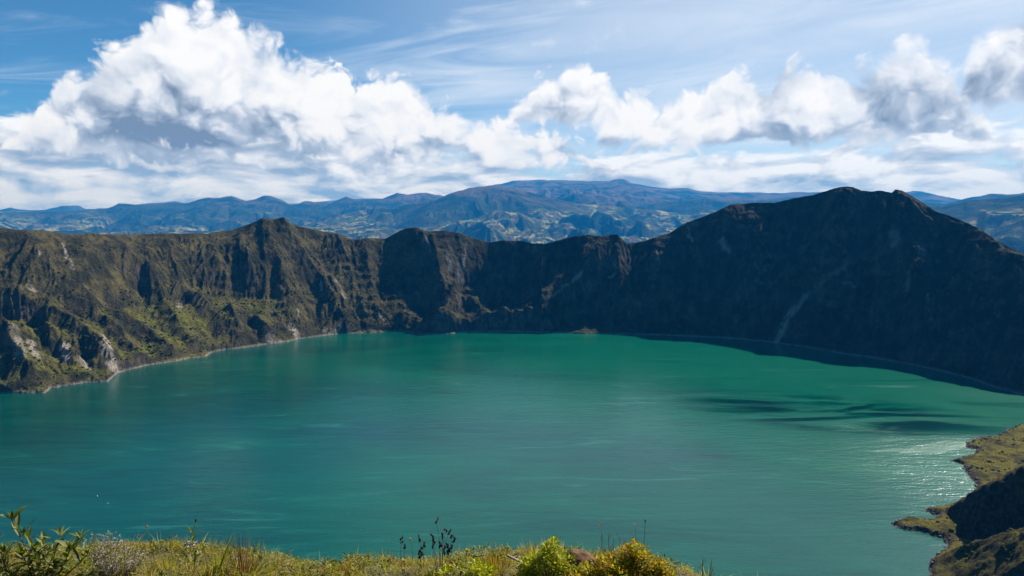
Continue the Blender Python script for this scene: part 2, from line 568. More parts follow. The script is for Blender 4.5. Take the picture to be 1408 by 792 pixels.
# spurs, mounds and hollows: (points, height, half width, taper at the two ends)
FEATURES = [
    ([(388, 303), (402, 330), (425, 362), (447, 392), (462, 425), (470, 450)], 34, 46, 0.5),
    ([(368, 304), (372, 335), (386, 370), (398, 410), (404, 450)], 24, 38, 0.6),
    ([(850, 334), (826, 352), (800, 372), (776, 392), (757, 410), (742, 436)], 42, 60, 0.3),
    ([(574, 316), (583, 330), (590, 345)], 20, 34, 0.6),
    ([(597, 318), (600, 350), (606, 385)], 8, 34, 0.6),
    ([(637, 330), (634, 352), (638, 380)], 8, 30, 0.6),
    ([(622, 404), (617, 425), (604, 452)], 52, 70, 0.10),
    ([(648, 414), (660, 434), (672, 452)], 40, 52, 0.12),
    ([(690, 402), (691, 428), (696, 450)], 42, 42, 0.12),
    ([(718, 418), (720, 438), (723, 454)], 34, 40, 0.12),
    ([(578, 452), (610, 451), (660, 451), (724, 452)], 24, 110, 0.25),
    ([(319, 430), (322, 446), (330, 462)], 36, 38, 0.1),
    ([(352, 440), (362, 452), (372, 464)], 30, 32, 0.1),
    ([(262, 398), (276, 418), (298, 440), (304, 455)], 26, 34, 0.2),
    ([(175, 345), (205, 372), (218, 395), (235, 432), (262, 478)], 30, 44, 0.5),
    ([(128, 416), (165, 440), (205, 462), (238, 486)], 30, 40, 0.4),
    ([(100, 420), (128, 432), (165, 462), (190, 492)], 26, 36, 0.4),
    ([(0, 404), (48, 424), (92, 448), (128, 474), (158, 502)], 36, 46, 0.4),
    ([(-40, 440), (12, 462), (22, 488), (40, 520)], 40, 42, 0.3),
    ([(60, 450), (88, 476), (106, 510)], 22, 30, 0.3),
    ([(255, 478), (268, 480), (284, 487)], 14, 30, 0.5),
    ([(290, 335), (300, 362), (302, 380)], 18, 32, 0.5),
    ([(325, 325), (330, 350), (345, 378)], 18, 34, 0.5),
    ([(340, 335), (345, 355), (338, 372)], 12, 26, 0.5),
    ([(500, 330), (506, 372), (515, 425), (522, 450)], 20, 42, 0.6),
    ([(460, 324), (480, 370), (498, 430)], 16, 36, 0.6),
    ([(985, 292), (1000, 330), (990, 390)], 24, 60, 0.5),
    ([(1163, 258), (1135, 320), (1108, 390), (1078, 462)], 48, 90, 1.0),
    ([(1232, 262), (1238, 330), (1262, 410), (1290, 490)], 44, 90, 1.0),
    ([(1345, 314), (1335, 380), (1345, 460)], 36, 75, 1.0),
    ([(1005, 282), (1030, 350), (1020, 440)], 34, 75, 1.0),
    ([(1090, 274), (1062, 340), (1010, 420)], 30, 60, 1.0),
    ([(900, 328), (905, 380), (900, 440)], 20, 60, 0.5),
]
for pts, hgt, wid, tap in FEATURES:
    q = [locate(*p) for p in pts]
    d, side, pos = seg_dist(q, S + WARP, R)
    d = d * (1.0 + 0.35 * fbm(S / 40.0, R / 40.0, 3, 0.55, 60))
    w = wid * (0.8 + 0.5 * pos)
    k = np.clip(1 - d / w, 0, None)
    env = (1 - tap) + tap * np.sin(np.clip(pos, 0, 1) * PI) ** 0.6
    Z = Z + hgt * k ** 1.15 * env * sstep(T, -0.02, 0.05) * sstep(1.0 - T, -0.01, 0.05)
HOLLOWS = [((188, 388), 34, 60, 40), ((300, 392), 28, 70, 42), ((345, 398), 22, 46, 40), ((520, 392), 20, 60, 70),
           ((570, 400), 46, 80, 70), ((700, 378), 40, 120, 70), ((640, 390), 22, 60, 60), ((835, 420), 26, 110, 80), ((15, 480), 30, 50, 40),
           ((78, 478), 24, 36, 36), ((115, 484), 22, 30, 30), ((150, 415), 16, 30, 26)]
for (px, py), dep, ws_, wr_ in HOLLOWS:
    s0, r0 = locate(px, py)
    e = ((S + WARP * 1.3 - s0) / ws_) ** 2 + ((R + WARP - r0) / wr_) ** 2
    Z = Z - dep * np.exp(-e * 1.2) * mask_in
# gullies
left = sstep(-A2, -0.05, 0.20)
irr = 0.45 + 1.1 * sstep(fbm(S / 260.0, R / 260.0, 3, 0.5, 70), -0.35, 0.45)
SW = S + 45 * fbm(S / 210.0, R / 210.0, 3, 0.5, 71)
RW = R + 30 * fbm(S / 180.0 + 4, R / 180.0, 3, 0.5, 72)
Z = erode(Z, SW, RW, 230.0, 2, 0.060, mask_in, gain=0.5, sharp=0.3, seed=33, smax=0.9)
Z = erode(Z, SW, RW, 118.0, 5, 0.105, mask_in * irr, gain=0.56, sharp=0.62, seed=3, smax=0.9)
Z = Z + (5.5 * fbm(S / 30.0, R / 30.0, 5, 0.62, 80) + 4.0 * ridged(S / 44.0 + WARP * 0.02, R / 60.0, 4, 0.55, 84) * sstep(fbm(S / 150.0, R / 150.0, 3, 0.5, 88), -0.2, 0.4)) * mask_in
# rock steps: benches and short cliffs
zz = Z / 31.0 + 1.3 * fbm(S / 170.0, R / 170.0, 4, 0.55, 90)
fr = zz - np.floor(zz)
Z = Z + (sstep(fr, 0.55, 0.95) - fr) * 31.0 * 0.26 * mask_in * sstep(fbm(S / 170.0, R / 170.0, 2, 0.5, 95), 0.02, 0.30)
# keep the drop to the water: short rocky bank
ds = R - RS[:, None] + 2.5 * fbm(S / 9.0, R / 9.0, 3, 0.6, 98)
bank = 7.0 * (1 - np.exp(-np.clip(ds, 0, None) / 4.0)) * (0.75 + 0.9 * fbm(S / 18.0, R / 30.0, 3, 0.6, 99)) + 0.22 * np.clip(ds, 0, 120)
bank = bank + sstep(ds, 2, 20) * 3.0 * fbm(S / 20.0, R / 20.0, 4, 0.6, 97)
Z = np.where(T < 0.5, np.maximum(Z, bank), Z)
Z = np.where(ds < 0, np.maximum(ds * 0.6 - 0.5, -40), np.minimum(Z, 0.3 + ds * 2.6))
Z = np.where(T > 1, Z + 10 * fbm(S / 90.0, R / 90.0, 4, 0.5, 33) * sstep(T, 1.0, 1.25), Z)

# attributes that belong to the ground itself: bare rock, grass, landslide scars
gs = np.gradient(Z, axis=0) / (np.gradient(A2, axis=0) * R)
gr = np.gradient(Z, axis=1) / np.gradient(R, axis=1)
slope = np.sqrt(gs ** 2 + gr ** 2)
sl_s = blur(slope, 3)
n1 = fbm(S / 70.0, R / 70.0, 5, 0.55, 120)
rock = sstep(sl_s + 0.5 * n1, 1.45, 2.2)
grass = sstep(1.12 - sl_s + 0.40 * n1, 0.0, 0.45) * sstep(-Z + 215 + 110 * n1, 0, 110)
leftg = sstep(-A2, math.radians(13), math.radians(27))
grass = grass * (0.22 + 0.78 * leftg) * (0.35 + 0.65 * sstep(fbm(S / 45.0, R / 45.0, 4, 0.6, 125), -0.25, 0.2))
rim_g = sstep(T, 0.985, 1.03)
SCARS = [([(1090, 427), (1080, 444), (1068, 467)], 10, 0.95), ([(1108, 408), (1092, 428), (1076, 452)], 7, 0.6), ([(1160, 366), (1128, 390), (1100, 416)], 8, 0.25),
         ([(1160, 392), (1166, 390), (1175, 395)], 5, 0.35), ([(1275, 405), (1274, 420), (1280, 440)], 4, 0.35), ([(1226, 318), (1232, 330)], 14, 0.35), ([(1262, 335), (1268, 345)], 14, 0.30),
         ([(1250, 370), (1245, 400)], 8, 0.25), ([(992, 330), (1000, 346)], 9, 0.5), ([(945, 312), (952, 330)], 5, 0.6), ([(905, 345), (904, 380)], 8, 0.18),
         ([(845, 362), (848, 372), (838, 382)], 5, 0.4), ([(640, 335), (638, 352), (636, 370)], 5, 0.6), ([(617, 350), (620, 370)], 10, 0.45), ([(630, 365), (634, 385)], 12, 0.4),
         ([(583, 325), (588, 334), (590, 345)], 6, 0.6), ([(441, 385), (442, 398)], 4, 0.9), ([(461, 385), (474, 410)], 5, 0.7), ([(470, 440), (469, 450)], 6, 0.7),
         ([(408, 425), (409, 437)], 4, 0.8), ([(402, 452), (408, 464)], 12, 1.0), ([(86, 336), (92, 352), (100, 370)], 4, 0.7), ([(40, 396), (46, 400)], 7, 0.8), ([(55, 348), (54, 352)], 4, 0.8),
         ([(145, 466), (148, 484)], 13, 0.85), ([(90, 474), (88, 488), (92, 494)], 10, 0.8), ([(18, 450), (24, 470), (30, 490)], 13, 0.6), ([(42, 470), (50, 490)], 9, 0.7),
         ([(246, 416), (247, 424)], 7, 0.8), ([(112, 496), (122, 508)], 9, 0.6), ([(150, 503), (160, 510)], 10, 0.9), ([(520, 432), (526, 440)], 7, 0.6), ([(370, 468), (385, 470)], 9, 0.5), ([(445, 456), (460, 457)], 8, 0.5),
         ([(758, 408), (775, 394), (800, 374)], 4, 0.5), ([(695, 425), (697, 440)], 4, 0.4)]
scar = np.zeros_like(Z)
Z1 = Z
elr_all = np.arctan2(Z1[:, :NI] - CAM_Z, R[:, :NI])


def locate2(px, py):
    a, e = azel(px, py)
    i = int(np.clip(np.searchsorted(AZ, a), 1, NA - 1))
    ok = elr_all[i] >= e
    j = int(np.argmax(ok)) if ok.any() else NI - 1
    return S[i, j], R[i, j]


sw = fbm(S / 16.0, R / 16.0, 4, 0.65, 140) * 13
for pts, wid, amt in SCARS:
    q = [locate2(*p) for p in pts]
    d, _, _ = seg_dist(q, S + sw, R)
    scar = np.maximum(scar, amt * sstep(wid * 1.3 - d + sw * 0.5, 0, wid))
crater = structure(grid_mesh('crater_hills', WX, WY, Z, dict(rock=rock, grass=np.maximum(grass, rim_g * 0.5), scar=scar, dry=left, rib=0.5 + 0.8 * fbm(SW / 26.0, RW / 170.0, 5, 0.6, 150) + 0.35 * fbm(SW / 9.0, RW / 60.0, 3, 0.6, 160))))  # dry = left-wall mask; right-wall scrub outside it is darker, partly painted shade

m, g, b = mat('crater_ground')
geo = g.node('ShaderNodeNewGeometry')
pos = geo.outputs['Position']
px_, py_, pz_ = g.sep(pos)
nA = g.noise(pos, 0.018, 6.0, 0.62)
nB = g.noise(pos, 0.11, 5.0, 0.65)
nC = g.noise(g.xyz(px_, py_, g.mul(pz_, 0.25)), 0.05, 6.0, 0.65)
scrub = g.mix(g.step(nA, 0.38, 0.64), (0.026, 0.025, 0.013), (0.112, 0.090, 0.034))
scrub = g.mix(attr(g, 'dry'), g.mix(g.step(g.add(g.mul(attr(g, 'rib'), 0.5), g.add(g.mul(g.sub(nA, 0.5), 1.6), g.mul(g.sub(nC, 0.25), 1.0))), 0.30, 0.95), (0.016, 0.018, 0.011), (0.085, 0.075, 0.048)), scrub)  # darker scrub on the right wall, also deepening its shade through colour
scrub = g.mix(g.mul(g.step(attr(g, 'rib'), 0.50, 0.85, 0.0, 0.40), g.step(nA, 0.40, 0.60)), scrub, (0.135, 0.105, 0.060))
scrub = g.mix(g.step(nB, 0.48, 0.60, 0.0, 0.75), scrub, (0.028, 0.034, 0.014))
scrub = g.mix(g.step(nC, 0.55, 0.75, 0.0, 0.5), scrub, (0.115, 0.085, 0.050))
gcol = g.mix(g.step(nB, 0.35, 0.65), (0.068, 0.092, 0.010), (0.175, 0.150, 0.026))
gmask = g.mul(attr(g, 'grass'), g.step(g.add(nB, g.mul(nA, 0.5)), 0.49, 0.73))
c = g.mix(gmask, scrub, gcol)
rcol = g.mix(g.step(nC, 0.40, 0.68), (0.055, 0.046, 0.040), (0.175, 0.140, 0.112))
c = g.mix(g.mul(attr(g, 'rock'), g.step(nB, 0.36, 0.60, 0.25, 1.0)), c, rcol)
c = g.mix(g.mul(attr(g, 'scar'), g.step(nC, 0.36, 0.54, 0.2, 1.0)), c, (0.42, 0.36, 0.31))
shore = g.mul(g.step(g.add(pz_, g.mul(nC, 18.0)), 17.0, 9.0), g.step(nC, 0.36, 0.62, 0.30, 1.0))
c = g.mix(g.mul(shore, 0.90), c, (0.36, 0.315, 0.28))
g.put(b.inputs['Base Color'], c)
b.inputs['Roughness'].default_value = 0.95
b.inputs['Specular IOR Level'].default_value = 0.1
bump(g, b, g.add(g.noise(pos, 0.16, 6.0, 0.7), g.mul(nC, 1.0)), 1.0, 7.0)
crater.data.materials.append(m)
CRATER_MAT = m

# scattered shrubs on the sunny side: nobody could count them
ico = bmesh.new(); bmesh.ops.create_icosphere(ico, subdivisions=1, radius=1.0)
IV1 = np.array([v_.co[:] for v_ in ico.verts]); IF1 = np.array([[v_.index for v_ in f_.verts] for f_ in ico.faces]); ico.free()
rs = np.random.RandomState(11)
thick = fbm(S / 60.0, R / 60.0, 4, 0.6, 170)
sv, sf, cnt = [], [], 0
for q in range(40000):
    i_, j_ = rs.randint(2, NA - 2), rs.randint(10, NI - 2)
    if A2[i_, j_] > math.radians(-8) or Z[i_, j_] < 6 or slope[i_, j_] > 1.9 or thick[i_, j_] + 0.6 * rs.rand() < 0.30 or Z[i_, j_] > 330:
        continue
    if rs.rand() > 0.35 + 0.65 * (Z[i_, j_] < 200):
        continue
    r_ = 1.2 + 2.6 * rs.rand() ** 2.5
    vv = IV1 * (1 + 0.5 * (rs.rand(len(IV1), 1) - 0.5)) * np.array([r_ * rs.uniform(0.8, 1.4), r_ * rs.uniform(0.8, 1.4), r_ * rs.uniform(0.6, 1.0)]) + np.array([WX[i_, j_], WY[i_, j_], Z[i_, j_] + 0.15 * r_])
    sv.append(vv); sf.append(IF1 + cnt * len(IV1)); cnt += 1
    if cnt >= 7000:
        break
me = bpy.data.meshes.new('crater_scrub')
me.from_pydata(np.concatenate(sv).tolist(), [], np.concatenate(sf).tolist())
cs_o = bpy.data.objects.new('crater_scrub', me); col.objects.link(cs_o); cs_o['kind'] = 'stuff'
m, g, b = mat('crater_scrub')
rnd = g.node('ShaderNodeNewGeometry').outputs['Random Per Island']
g.put(b.inputs['Base Color'], g.mix(rnd, (0.020, 0.024, 0.010), (0.070, 0.066, 0.020)))
b.inputs['Roughness'].default_value = 1.0
b.inputs['Specular IOR Level'].default_value = 0.0
me.materials.append(m)

# ------------------------------------------------------------------ land far beyond the crater
FA, FR_ = 1500, 330
FAZ = np.linspace(math.radians(-47), math.radians(47), FA)
rr = 5000 * (42000 / 5000.0) ** np.linspace(0, 1, FR_)
FA2 = np.broadcast_to(FAZ[:, None], (FA, FR_))
RR = np.broadcast_to(rr[None], (FA, FR_))
FX, FY = RR * np.sin(FA2), RR * np.cos(FA2)
# each range: distance, steepness of its near side, skyline in photo pixels
RANGES = [
    (37192, 0.14, [(-300, 292), (0, 288), (15, 285), (40, 289), (60, 288), (86, 282), (108, 282), (118, 287), (150, 286), (163, 279), (185, 281), (205, 279), (240, 276), (262, 281), (320, 283), (420, 279), (470, 274), (520, 272), (600, 280), (700, 300), (900, 330), (2000, 330)]),
    (26426, 0.20, [(-300, 296), (0, 292), (100, 290), (150, 284), (162, 280), (200, 281), (238, 279), (252, 280), (286, 271), (300, 272), (318, 269), (338, 276), (352, 273), (362, 269), (372, 269), (385, 273), (400, 281), (417, 276), (430, 277), (450, 280),
                   (476, 270), (490, 274), (525, 273), (546, 265), (562, 267), (580, 264), (606, 268), (640, 280), (700, 300), (900, 330), (2000, 330)]),
    (32298, 0.17, [(-300, 330), (500, 330), (600, 280), (650, 258), (690, 252), (705, 248), (745, 247), (800, 248), (838, 249), (846, 246), (860, 246), (868, 251), (895, 256), (920, 259), (945, 258), (962, 262), (985, 264), (1035, 264), (1070, 265), (1100, 264), (1125, 264),
                   (1180, 268), (1235, 266), (1255, 262), (1268, 263), (1290, 268), (1315, 273), (1340, 276), (1400, 285), (1700, 300)]),
    (19575, 0.26, [(-300, 330), (380, 320), (440, 300), (480, 290), (540, 282), (600, 272), (625, 262), (650, 257), (672, 254), (690, 256), (720, 262), (750, 272), (790, 280), (840, 284), (900, 290), (960, 296), (1040, 300), (1200, 310), (1700, 320)]),
    (22511, 0.20, [(-300, 330), (800, 330), (900, 280), (960, 272), (1040, 274), (1120, 270), (1200, 272), (1300, 280), (1330, 271), (1362, 266), (1385, 267), (1408, 264), (1480, 258), (1700, 270)]),
    (14094, 0.22, [(-300, 330), (1100, 330), (1250, 290), (1300, 284), (1350, 276), (1380, 272), (1408, 268), (1500, 262), (1700, 275)]),
    (16051, 0.16, [(-300, 318), (0, 316), (140, 318), (330, 318), (420, 310), (520, 312), (620, 306), (700, 300), (800, 305), (900, 312), (1000, 316), (1700, 330)]),
]
floor_z = -250 + 0.012 * (RR - 5000)
FZ = floor_z + 60 * fbm(FX / 2600.0, FY / 2600.0, 4, 0.5, 200)
wob = 700 * fbm(FA2 * 6.0, FA2 * 0 + 0.3, 3, 0.5, 210)
for k, (dist, steep, pts) in enumerate(RANGES):
    q = [azel(*p) for p in pts]
    e = np.interp(FAZ, [p[0] for p in q], [p[1] for p in q])
    e = e + 0.0006 * fbm(FAZ * 60, FAZ * 0 + k, 4, 0.6, 220 + k)
    d0 = dist + 900 * fbm(FAZ * 5.0, FAZ * 0 + k * 3.1, 3, 0.5, 230 + k)
    top = CAM_Z + d0 * np.tan(e)
    dd = RR - d0[:, None]
    tops = gsm(top, 30.0)
    topx = tops[:, None] + (top - tops)[:, None] * sstep(-np.abs(dd), -1400, 0)
    nz = 0.75 + 0.5 * (fbm(FX / 1500.0 + k * 7, FY / 1500.0, 3, 0.5, 240 + k) + 0.5)
    body = topx - np.where(dd < 0, -dd * steep * nz * (1 - 0.25 * np.clip(-dd / 6000, 0, 1)), dd * 0.30)
    FZ = np.maximum(FZ, body)
rimmask = np.ones_like(FZ)
FS = FA2 * 11000.0
amp = sstep(RR, 5000, 8000)
FZe = erode(FZ, FS * RR / 11000.0, RR, 2600.0, 5, 0.058, amp, gain=0.44, sharp=0.45, seed=9, smax=0.20)
# keep the measured skyline: weather only downwards close to each column's own horizon
elev0 = (FZ - CAM_Z) / RR
emax = elev0.max(axis=1, keepdims=True)
near = sstep(elev0, emax - 0.010, emax - 0.001)
FZ = np.where(FZe > FZ, FZ + (FZe - FZ) * (1 - near), FZ + (FZe - FZ) * (1 - 0.6 * near))
fs = np.sqrt((np.gradient(FZ, axis=0) / (np.gradient(FA2, axis=0) * RR)) ** 2 + (np.gradient(FZ, axis=1) / np.gradient(RR, axis=1)) ** 2)
farm = sstep(fbm(FX / 3000.0, FY / 3000.0, 4, 0.55, 260) + 0.36 + 0.25 * np.exp(-((FA2 - 0.09) / 0.16) ** 2) - 0.9 * blur(fs, 2) - (FZ - 420) / 1100.0, 0.0, 0.35)
heath = sstep(FZ + 450 * fbm(FX / 2600.0, FY / 2600.0, 4, 0.5, 270), 600, 1300)
far = structure(grid_mesh('far_mountains', FX, FY, FZ, dict(farm=farm, heath=heath)))
m, g, b = mat('far_land')
geo = g.node('ShaderNodeNewGeometry')
pos = geo.outputs['Position']
fx_, fy_, fz_ = g.sep(pos)
flat = g.xyz(fx_, fy_, 0.0)
wp = g.node('ShaderNodeTexNoise'); g.put(wp.inputs['Vector'], flat); wp.inputs['Scale'].default_value = 0.0016; wp.inputs['Detail'].default_value = 4.0
wv = g.node('ShaderNodeVectorMath', operation='MULTIPLY_ADD')
g.put(wv.inputs[0], wp.outputs[1]); wv.inputs[1].default_value = (900, 900, 0); g.put(wv.inputs[2], flat)
vo = g.node('ShaderNodeTexVoronoi', feature='F1', distance='CHEBYCHEV')
g.put(vo.inputs['Vector'], wv.outputs[0]); vo.inputs['Scale'].default_value = 0.0050
rc = g.sep(vo.outputs['Color'])
nA = g.noise(pos, 0.0011, 6.0, 0.62)
nB = g.noise(pos, 0.006, 6.0, 0.66)
wild = g.mix(g.step(nA, 0.36, 0.66), (0.014, 0.028, 0.018), (0.055, 0.062, 0.034))
wild = g.mix(g.step(nB, 0.48, 0.66, 0.0, 0.8), wild, (0.016, 0.028, 0.016))
wild = g.mix(g.mul(attr(g, 'heath'), g.step(nA, 0.40, 0.60)), wild, (0.135, 0.088, 0.066))
field = g.mix(rc[0], (0.060, 0.115, 0.030), (0.36, 0.33, 0.14))
field = g.mix(g.step(rc[1], 0.62, 0.66), field, (0.13, 0.10, 0.075))
fm = g.mul(attr(g, 'farm'), g.mul(g.step(rc[2], 0.22, 0.34), g.step(nB, 0.38, 0.54)))
c = g.mix(fm, wild, field)
g.put(b.inputs['Base Color'], c)
b.inputs['Roughness'].default_value = 1.0
b.inputs['Specular IOR Level'].default_value = 0.0
bump(g, b, nB, 1.0, 60.0)
far.data.materials.append(m)

# ------------------------------------------------------------------ near slope on the right with its headlands
PTS = [(1500, 566), (1440, 573), (1408, 583), (1385, 592), (1368, 602), (1340, 604), (1330, 610), (1327, 615), (1345, 618), (1338, 626), (1322, 631), (1309, 634), (1324, 638),
       (1328, 648), (1334, 658), (1343, 664), (1342, 671), (1332, 680), (1318, 690), (1300, 697), (1286, 699), (1271, 701), (1280, 706), (1290, 708), (1288, 714), (1272, 717), (1258, 714),
       (1248, 712), (1236, 716), (1225, 720), (1234, 726), (1246, 729), (1262, 730), (1280, 735), (1297, 741), (1303, 749), (1299, 757), (1287, 762), (1280, 772), (1279, 790), (1284, 830), (1270, 900), (1240, 1000)]
SH = np.array([on_water(*p) for p in PTS])
nx, ny = 470, 520
gx = np.linspace(400, 1450, nx); gy = np.linspace(420, 1470, ny)
NX, NY = np.meshgrid(gx, gy, indexing='ij')
wx = NX + 3.5 * fbm(NX / 16.0, NY / 16.0, 4, 0.6, 300)
wy = NY + 3.5 * fbm(NX / 16.0 + 9, NY / 16.0, 4, 0.6, 310)
dist_s, _, _ = seg_dist([tuple(p) for p in SH], wx, wy)
poly = np.concatenate([SH, [(SH[-1][0] - 60, -400), (3000, -400), (3000, SH[0][1])]])
ins = np.zeros(NX.shape, bool)
for (x0, y0), (x1, y1) in zip(poly, np.roll(poly, -1, 0)):
    cnd = ((y0 > wy) != (y1 > wy))
    xc = (x1 - x0) * (wy - y0) / (y1 - y0 + 1e-9) + x0
    ins ^= cnd & (wx < xc)
sd = np.where(ins, dist_s, -dist_s)
base = np.where(sd > 0, 5.0 * (1 - np.exp(-sd / 4.0)) + 0.060 * sd + 0.00014 * sd ** 2, sd * 0.5)
base = base + sstep(sd, 2, 25) * (3.0 * fbm(NX / 60.0, NY / 60.0, 5, 0.55, 320))


def spur(p0, ang, length, rise, z0, front, back, curve=0.0, nose=0.0):
    """a ridge climbing from the water inland; the front side faces the camera"""
    a = math.radians(ang)
    ux, uy = math.cos(a), math.sin(a)
    dx, dy = NX - p0[0], NY - p0[1]
    s = dx * ux + dy * uy
    p = -(-dx * uy + dy * ux)          # positive towards the camera side
    p = p + 9 * fbm(NX / 45.0, NY / 45.0, 4, 0.55, int(p0[0]) % 97) + curve * s * s
    crest = z0 + rise * s + 5 * fbm(s / 50.0, s * 0 + 2.2, 4, 0.6, 340)
    crest = crest + np.where(s < 0, s * nose, 0)
    zz_ = crest - np.where(p > 0, p * front, -p * back)
    return np.where(s > -30, zz_, -50), p, s


r1, pr1, s1_ = spur((590, 810), 3, 500, 0.45, 80, 1.35, 0.95, nose=2.8)
x2, y2 = on_water(1283, 776)
r2, pr2, s2_ = spur((x2, y2), -27, 500, 0.66, 8, 0.42, 0.85)
x3, y3 = on_water(1297, 800)
r3, pr3, s3_ = spur((x3 + 20, y3 - 20), -33, 500, 0.70, 6, 0.5, 0.6)
NZ = np.maximum(np.maximum(base, r1), np.maximum(r2, r3))
NZ = np.where(sd > -1.0, np.minimum(NZ, 3.0 + np.clip(sd, 0, None) * 2.3), base)
hill = sstep(sd, 3, 40)
NZ = erode(NZ, NX, NY, 60.0, 5, 0.115, hill, gain=0.56, sharp=0.6, seed=21, smax=0.6)
NZ = NZ + (1.5 * fbm(NX / 11.0, NY / 11.0, 4, 0.6, 350) + 2.0 * ridged(NX / 38.0, NY / 38.0, 3, 0.5, 355)) * sstep(sd, 0, 6)
NZ = np.where(sd < 0, np.minimum(NZ, sd * 0.5), NZ)
gsx = np.gradient(NZ, gx, axis=0); gsy = np.gradient(NZ, gy, axis=1)
slp = blur(np.sqrt(gsx ** 2 + gsy ** 2), 1)
nn = fbm(NX / 30.0, NY / 30.0, 4, 0.55, 360)
rock = sstep(slp + 0.4 * nn, 1.15, 1.8) * 0.8
rock = np.maximum(rock, 0.7 * sstep(9 - sd + 8 * nn, 0, 6))
grass = sstep(1.0 - slp + 0.3 * nn, 0.0, 0.5)
near_land = structure(grid_mesh('near_hillside', NX, NY, NZ, dict(rock=rock, grass=grass, scar=np.zeros_like(NZ))))
m, g, b = mat('near_ground')
geo = g.node('ShaderNodeNewGeometry')
pos = geo.outputs['Position']
px_, py_, pz_ = g.sep(pos)
nA = g.noise(pos, 0.03, 6.0, 0.62)
nB = g.noise(pos, 0.16, 6.0, 0.68)
nD = g.noise(pos, 0.6, 4.0, 0.7)
dry = g.mix(g.step(nA, 0.40, 0.62), (0.050, 0.042, 0.014), (0.125, 0.088, 0.026))
grn = g.mix(g.step(nB, 0.35, 0.65), (0.095, 0.098, 0.010), (0.205, 0.168, 0.020))
c = g.mix(g.mul(attr(g, 'grass'), g.step(nA, 0.40, 0.56, 0.1, 1.0)), dry, grn)
c = g.mix(g.step(g.add(nB, g.mul(nD, 0.35)), 0.70, 0.82, 0.0, 0.85), c, (0.022, 0.026, 0.010))
c = g.mix(attr(g, 'rock'), c, g.mix(g.step(nB, 0.42, 0.68), (0.020, 0.016, 0.013), (0.105, 0.078, 0.066)))
c = g.mix(g.step(g.add(pz_, g.mul(nB, 3.0)), 3.4, 1.7, 0.0, 0.75), c, (0.30, 0.24, 0.22))
g.put(b.inputs['Base Color'], c)
b.inputs['Roughness'].default_value = 0.95
b.inputs['Specular IOR Level'].default_value = 0.1
bump(g, b, g.add(g.add(nB, g.mul(nA, 1.2)), g.mul(nD, 0.5)), 1.0, 4.5)
near_land.data.materials.append(m)

# low scrub on it: uncounted small shrubs
ico = bmesh.new(); bmesh.ops.create_icosphere(ico, subdivisions=2, radius=1.0)
IV = np.array([v_.co[:] for v_ in ico.verts]); IF = np.array([[v_.index for v_ in f_.verts] for f_ in ico.faces]); ico.free()
rs = np.random.RandomState(3)
sv, sf, cnt = [], [], 0
for q in range(60000):
    i_, j_ = rs.randint(2, nx - 2), rs.randint(2, ny - 2)
    if sd[i_, j_] < 5 or nn[i_, j_] + 0.5 * rs.rand() < 0.48 or slp[i_, j_] > 1.9:
        continue
    x_ = gx[i_] + rs.uniform(-1, 1); y_ = gy[j_] + rs.uniform(-1, 1)
    if math.atan2(x_, y_) > math.radians(40) or cnt >= 2600:
        continue
    r_ = 0.5 + 1.7 * rs.rand() ** 3
    vv = IV * (1 + 0.45 * (rs.rand(len(IV), 1) - 0.5)) * np.array([r_ * rs.uniform(0.8, 1.5), r_ * rs.uniform(0.8, 1.5), r_ * rs.uniform(0.5, 0.9)]) + np.array([x_, y_, NZ[i_, j_] + 0.1 * r_])
    sv.append(vv); sf.append(IF + cnt * len(IV)); cnt += 1
me = bpy.data.meshes.new('scrub')
me.from_pydata(np.concatenate(sv).tolist(), [], np.concatenate(sf).tolist())
scrub_o = bpy.data.objects.new('scrub', me); col.objects.link(scrub_o); scrub_o['kind'] = 'stuff'
m, g, b = mat('scrub_leaves')
rnd = g.node('ShaderNodeNewGeometry').outputs['Random Per Island']
g.put(b.inputs['Base Color'], g.mix(rnd, (0.026, 0.032, 0.010), (0.085, 0.080, 0.020)))
b.inputs['Roughness'].default_value = 1.0
b.inputs['Specular IOR Level'].default_value = 0.0
me.materials.append(m)

# boulders strewn along its waterline, all joined into one mesh
sv, sf, cnt = [], [], 0
edge_i, edge_j = np.nonzero((sd > -2.0) & (sd < 6.0))
for q in range(2600):
    e_ = rs.randint(len(edge_i)); i_, j_ = edge_i[e_], edge_j[e_]
    x_ = gx[i_] + rs.uniform(-1.2, 1.2); y_ = gy[j_] + rs.uniform(-1.2, 1.2)
    if math.atan2(x_, y_) > math.radians(39) or nn[i_, j_] + rs.rand() < 0.35:
        continue
    r_ = 0.4 + 1.5 * rs.rand() ** 3
    vv = IV1 * (1 + 0.7 * (rs.rand(len(IV1), 1) - 0.5)) * np.array([r_ * rs.uniform(0.7, 1.5), r_ * rs.uniform(0.7, 1.5), r_ * rs.uniform(0.5, 1.0)]) + np.array([x_, y_, max(NZ[i_, j_], -0.4) + 0.1 * r_])
    sv.append(vv); sf.append(IF1 + cnt * len(IV1)); cnt += 1
me = bpy.data.meshes.new('shore_boulders')
me.from_pydata(np.concatenate(sv).tolist(), [], np.concatenate(sf).tolist())
boulders_o = bpy.data.objects.new('shore_boulders', me); col.objects.link(boulders_o); boulders_o['kind'] = 'stuff'
m, g, b = mat('boulder_stone')
rnd = g.node('ShaderNodeNewGeometry').outputs['Random Per Island']
g.put(b.inputs['Base Color'], g.mix(rnd, (0.040, 0.026, 0.028), (0.210, 0.160, 0.150)))
b.inputs['Roughness'].default_value = 0.85
me.materials.append(m)

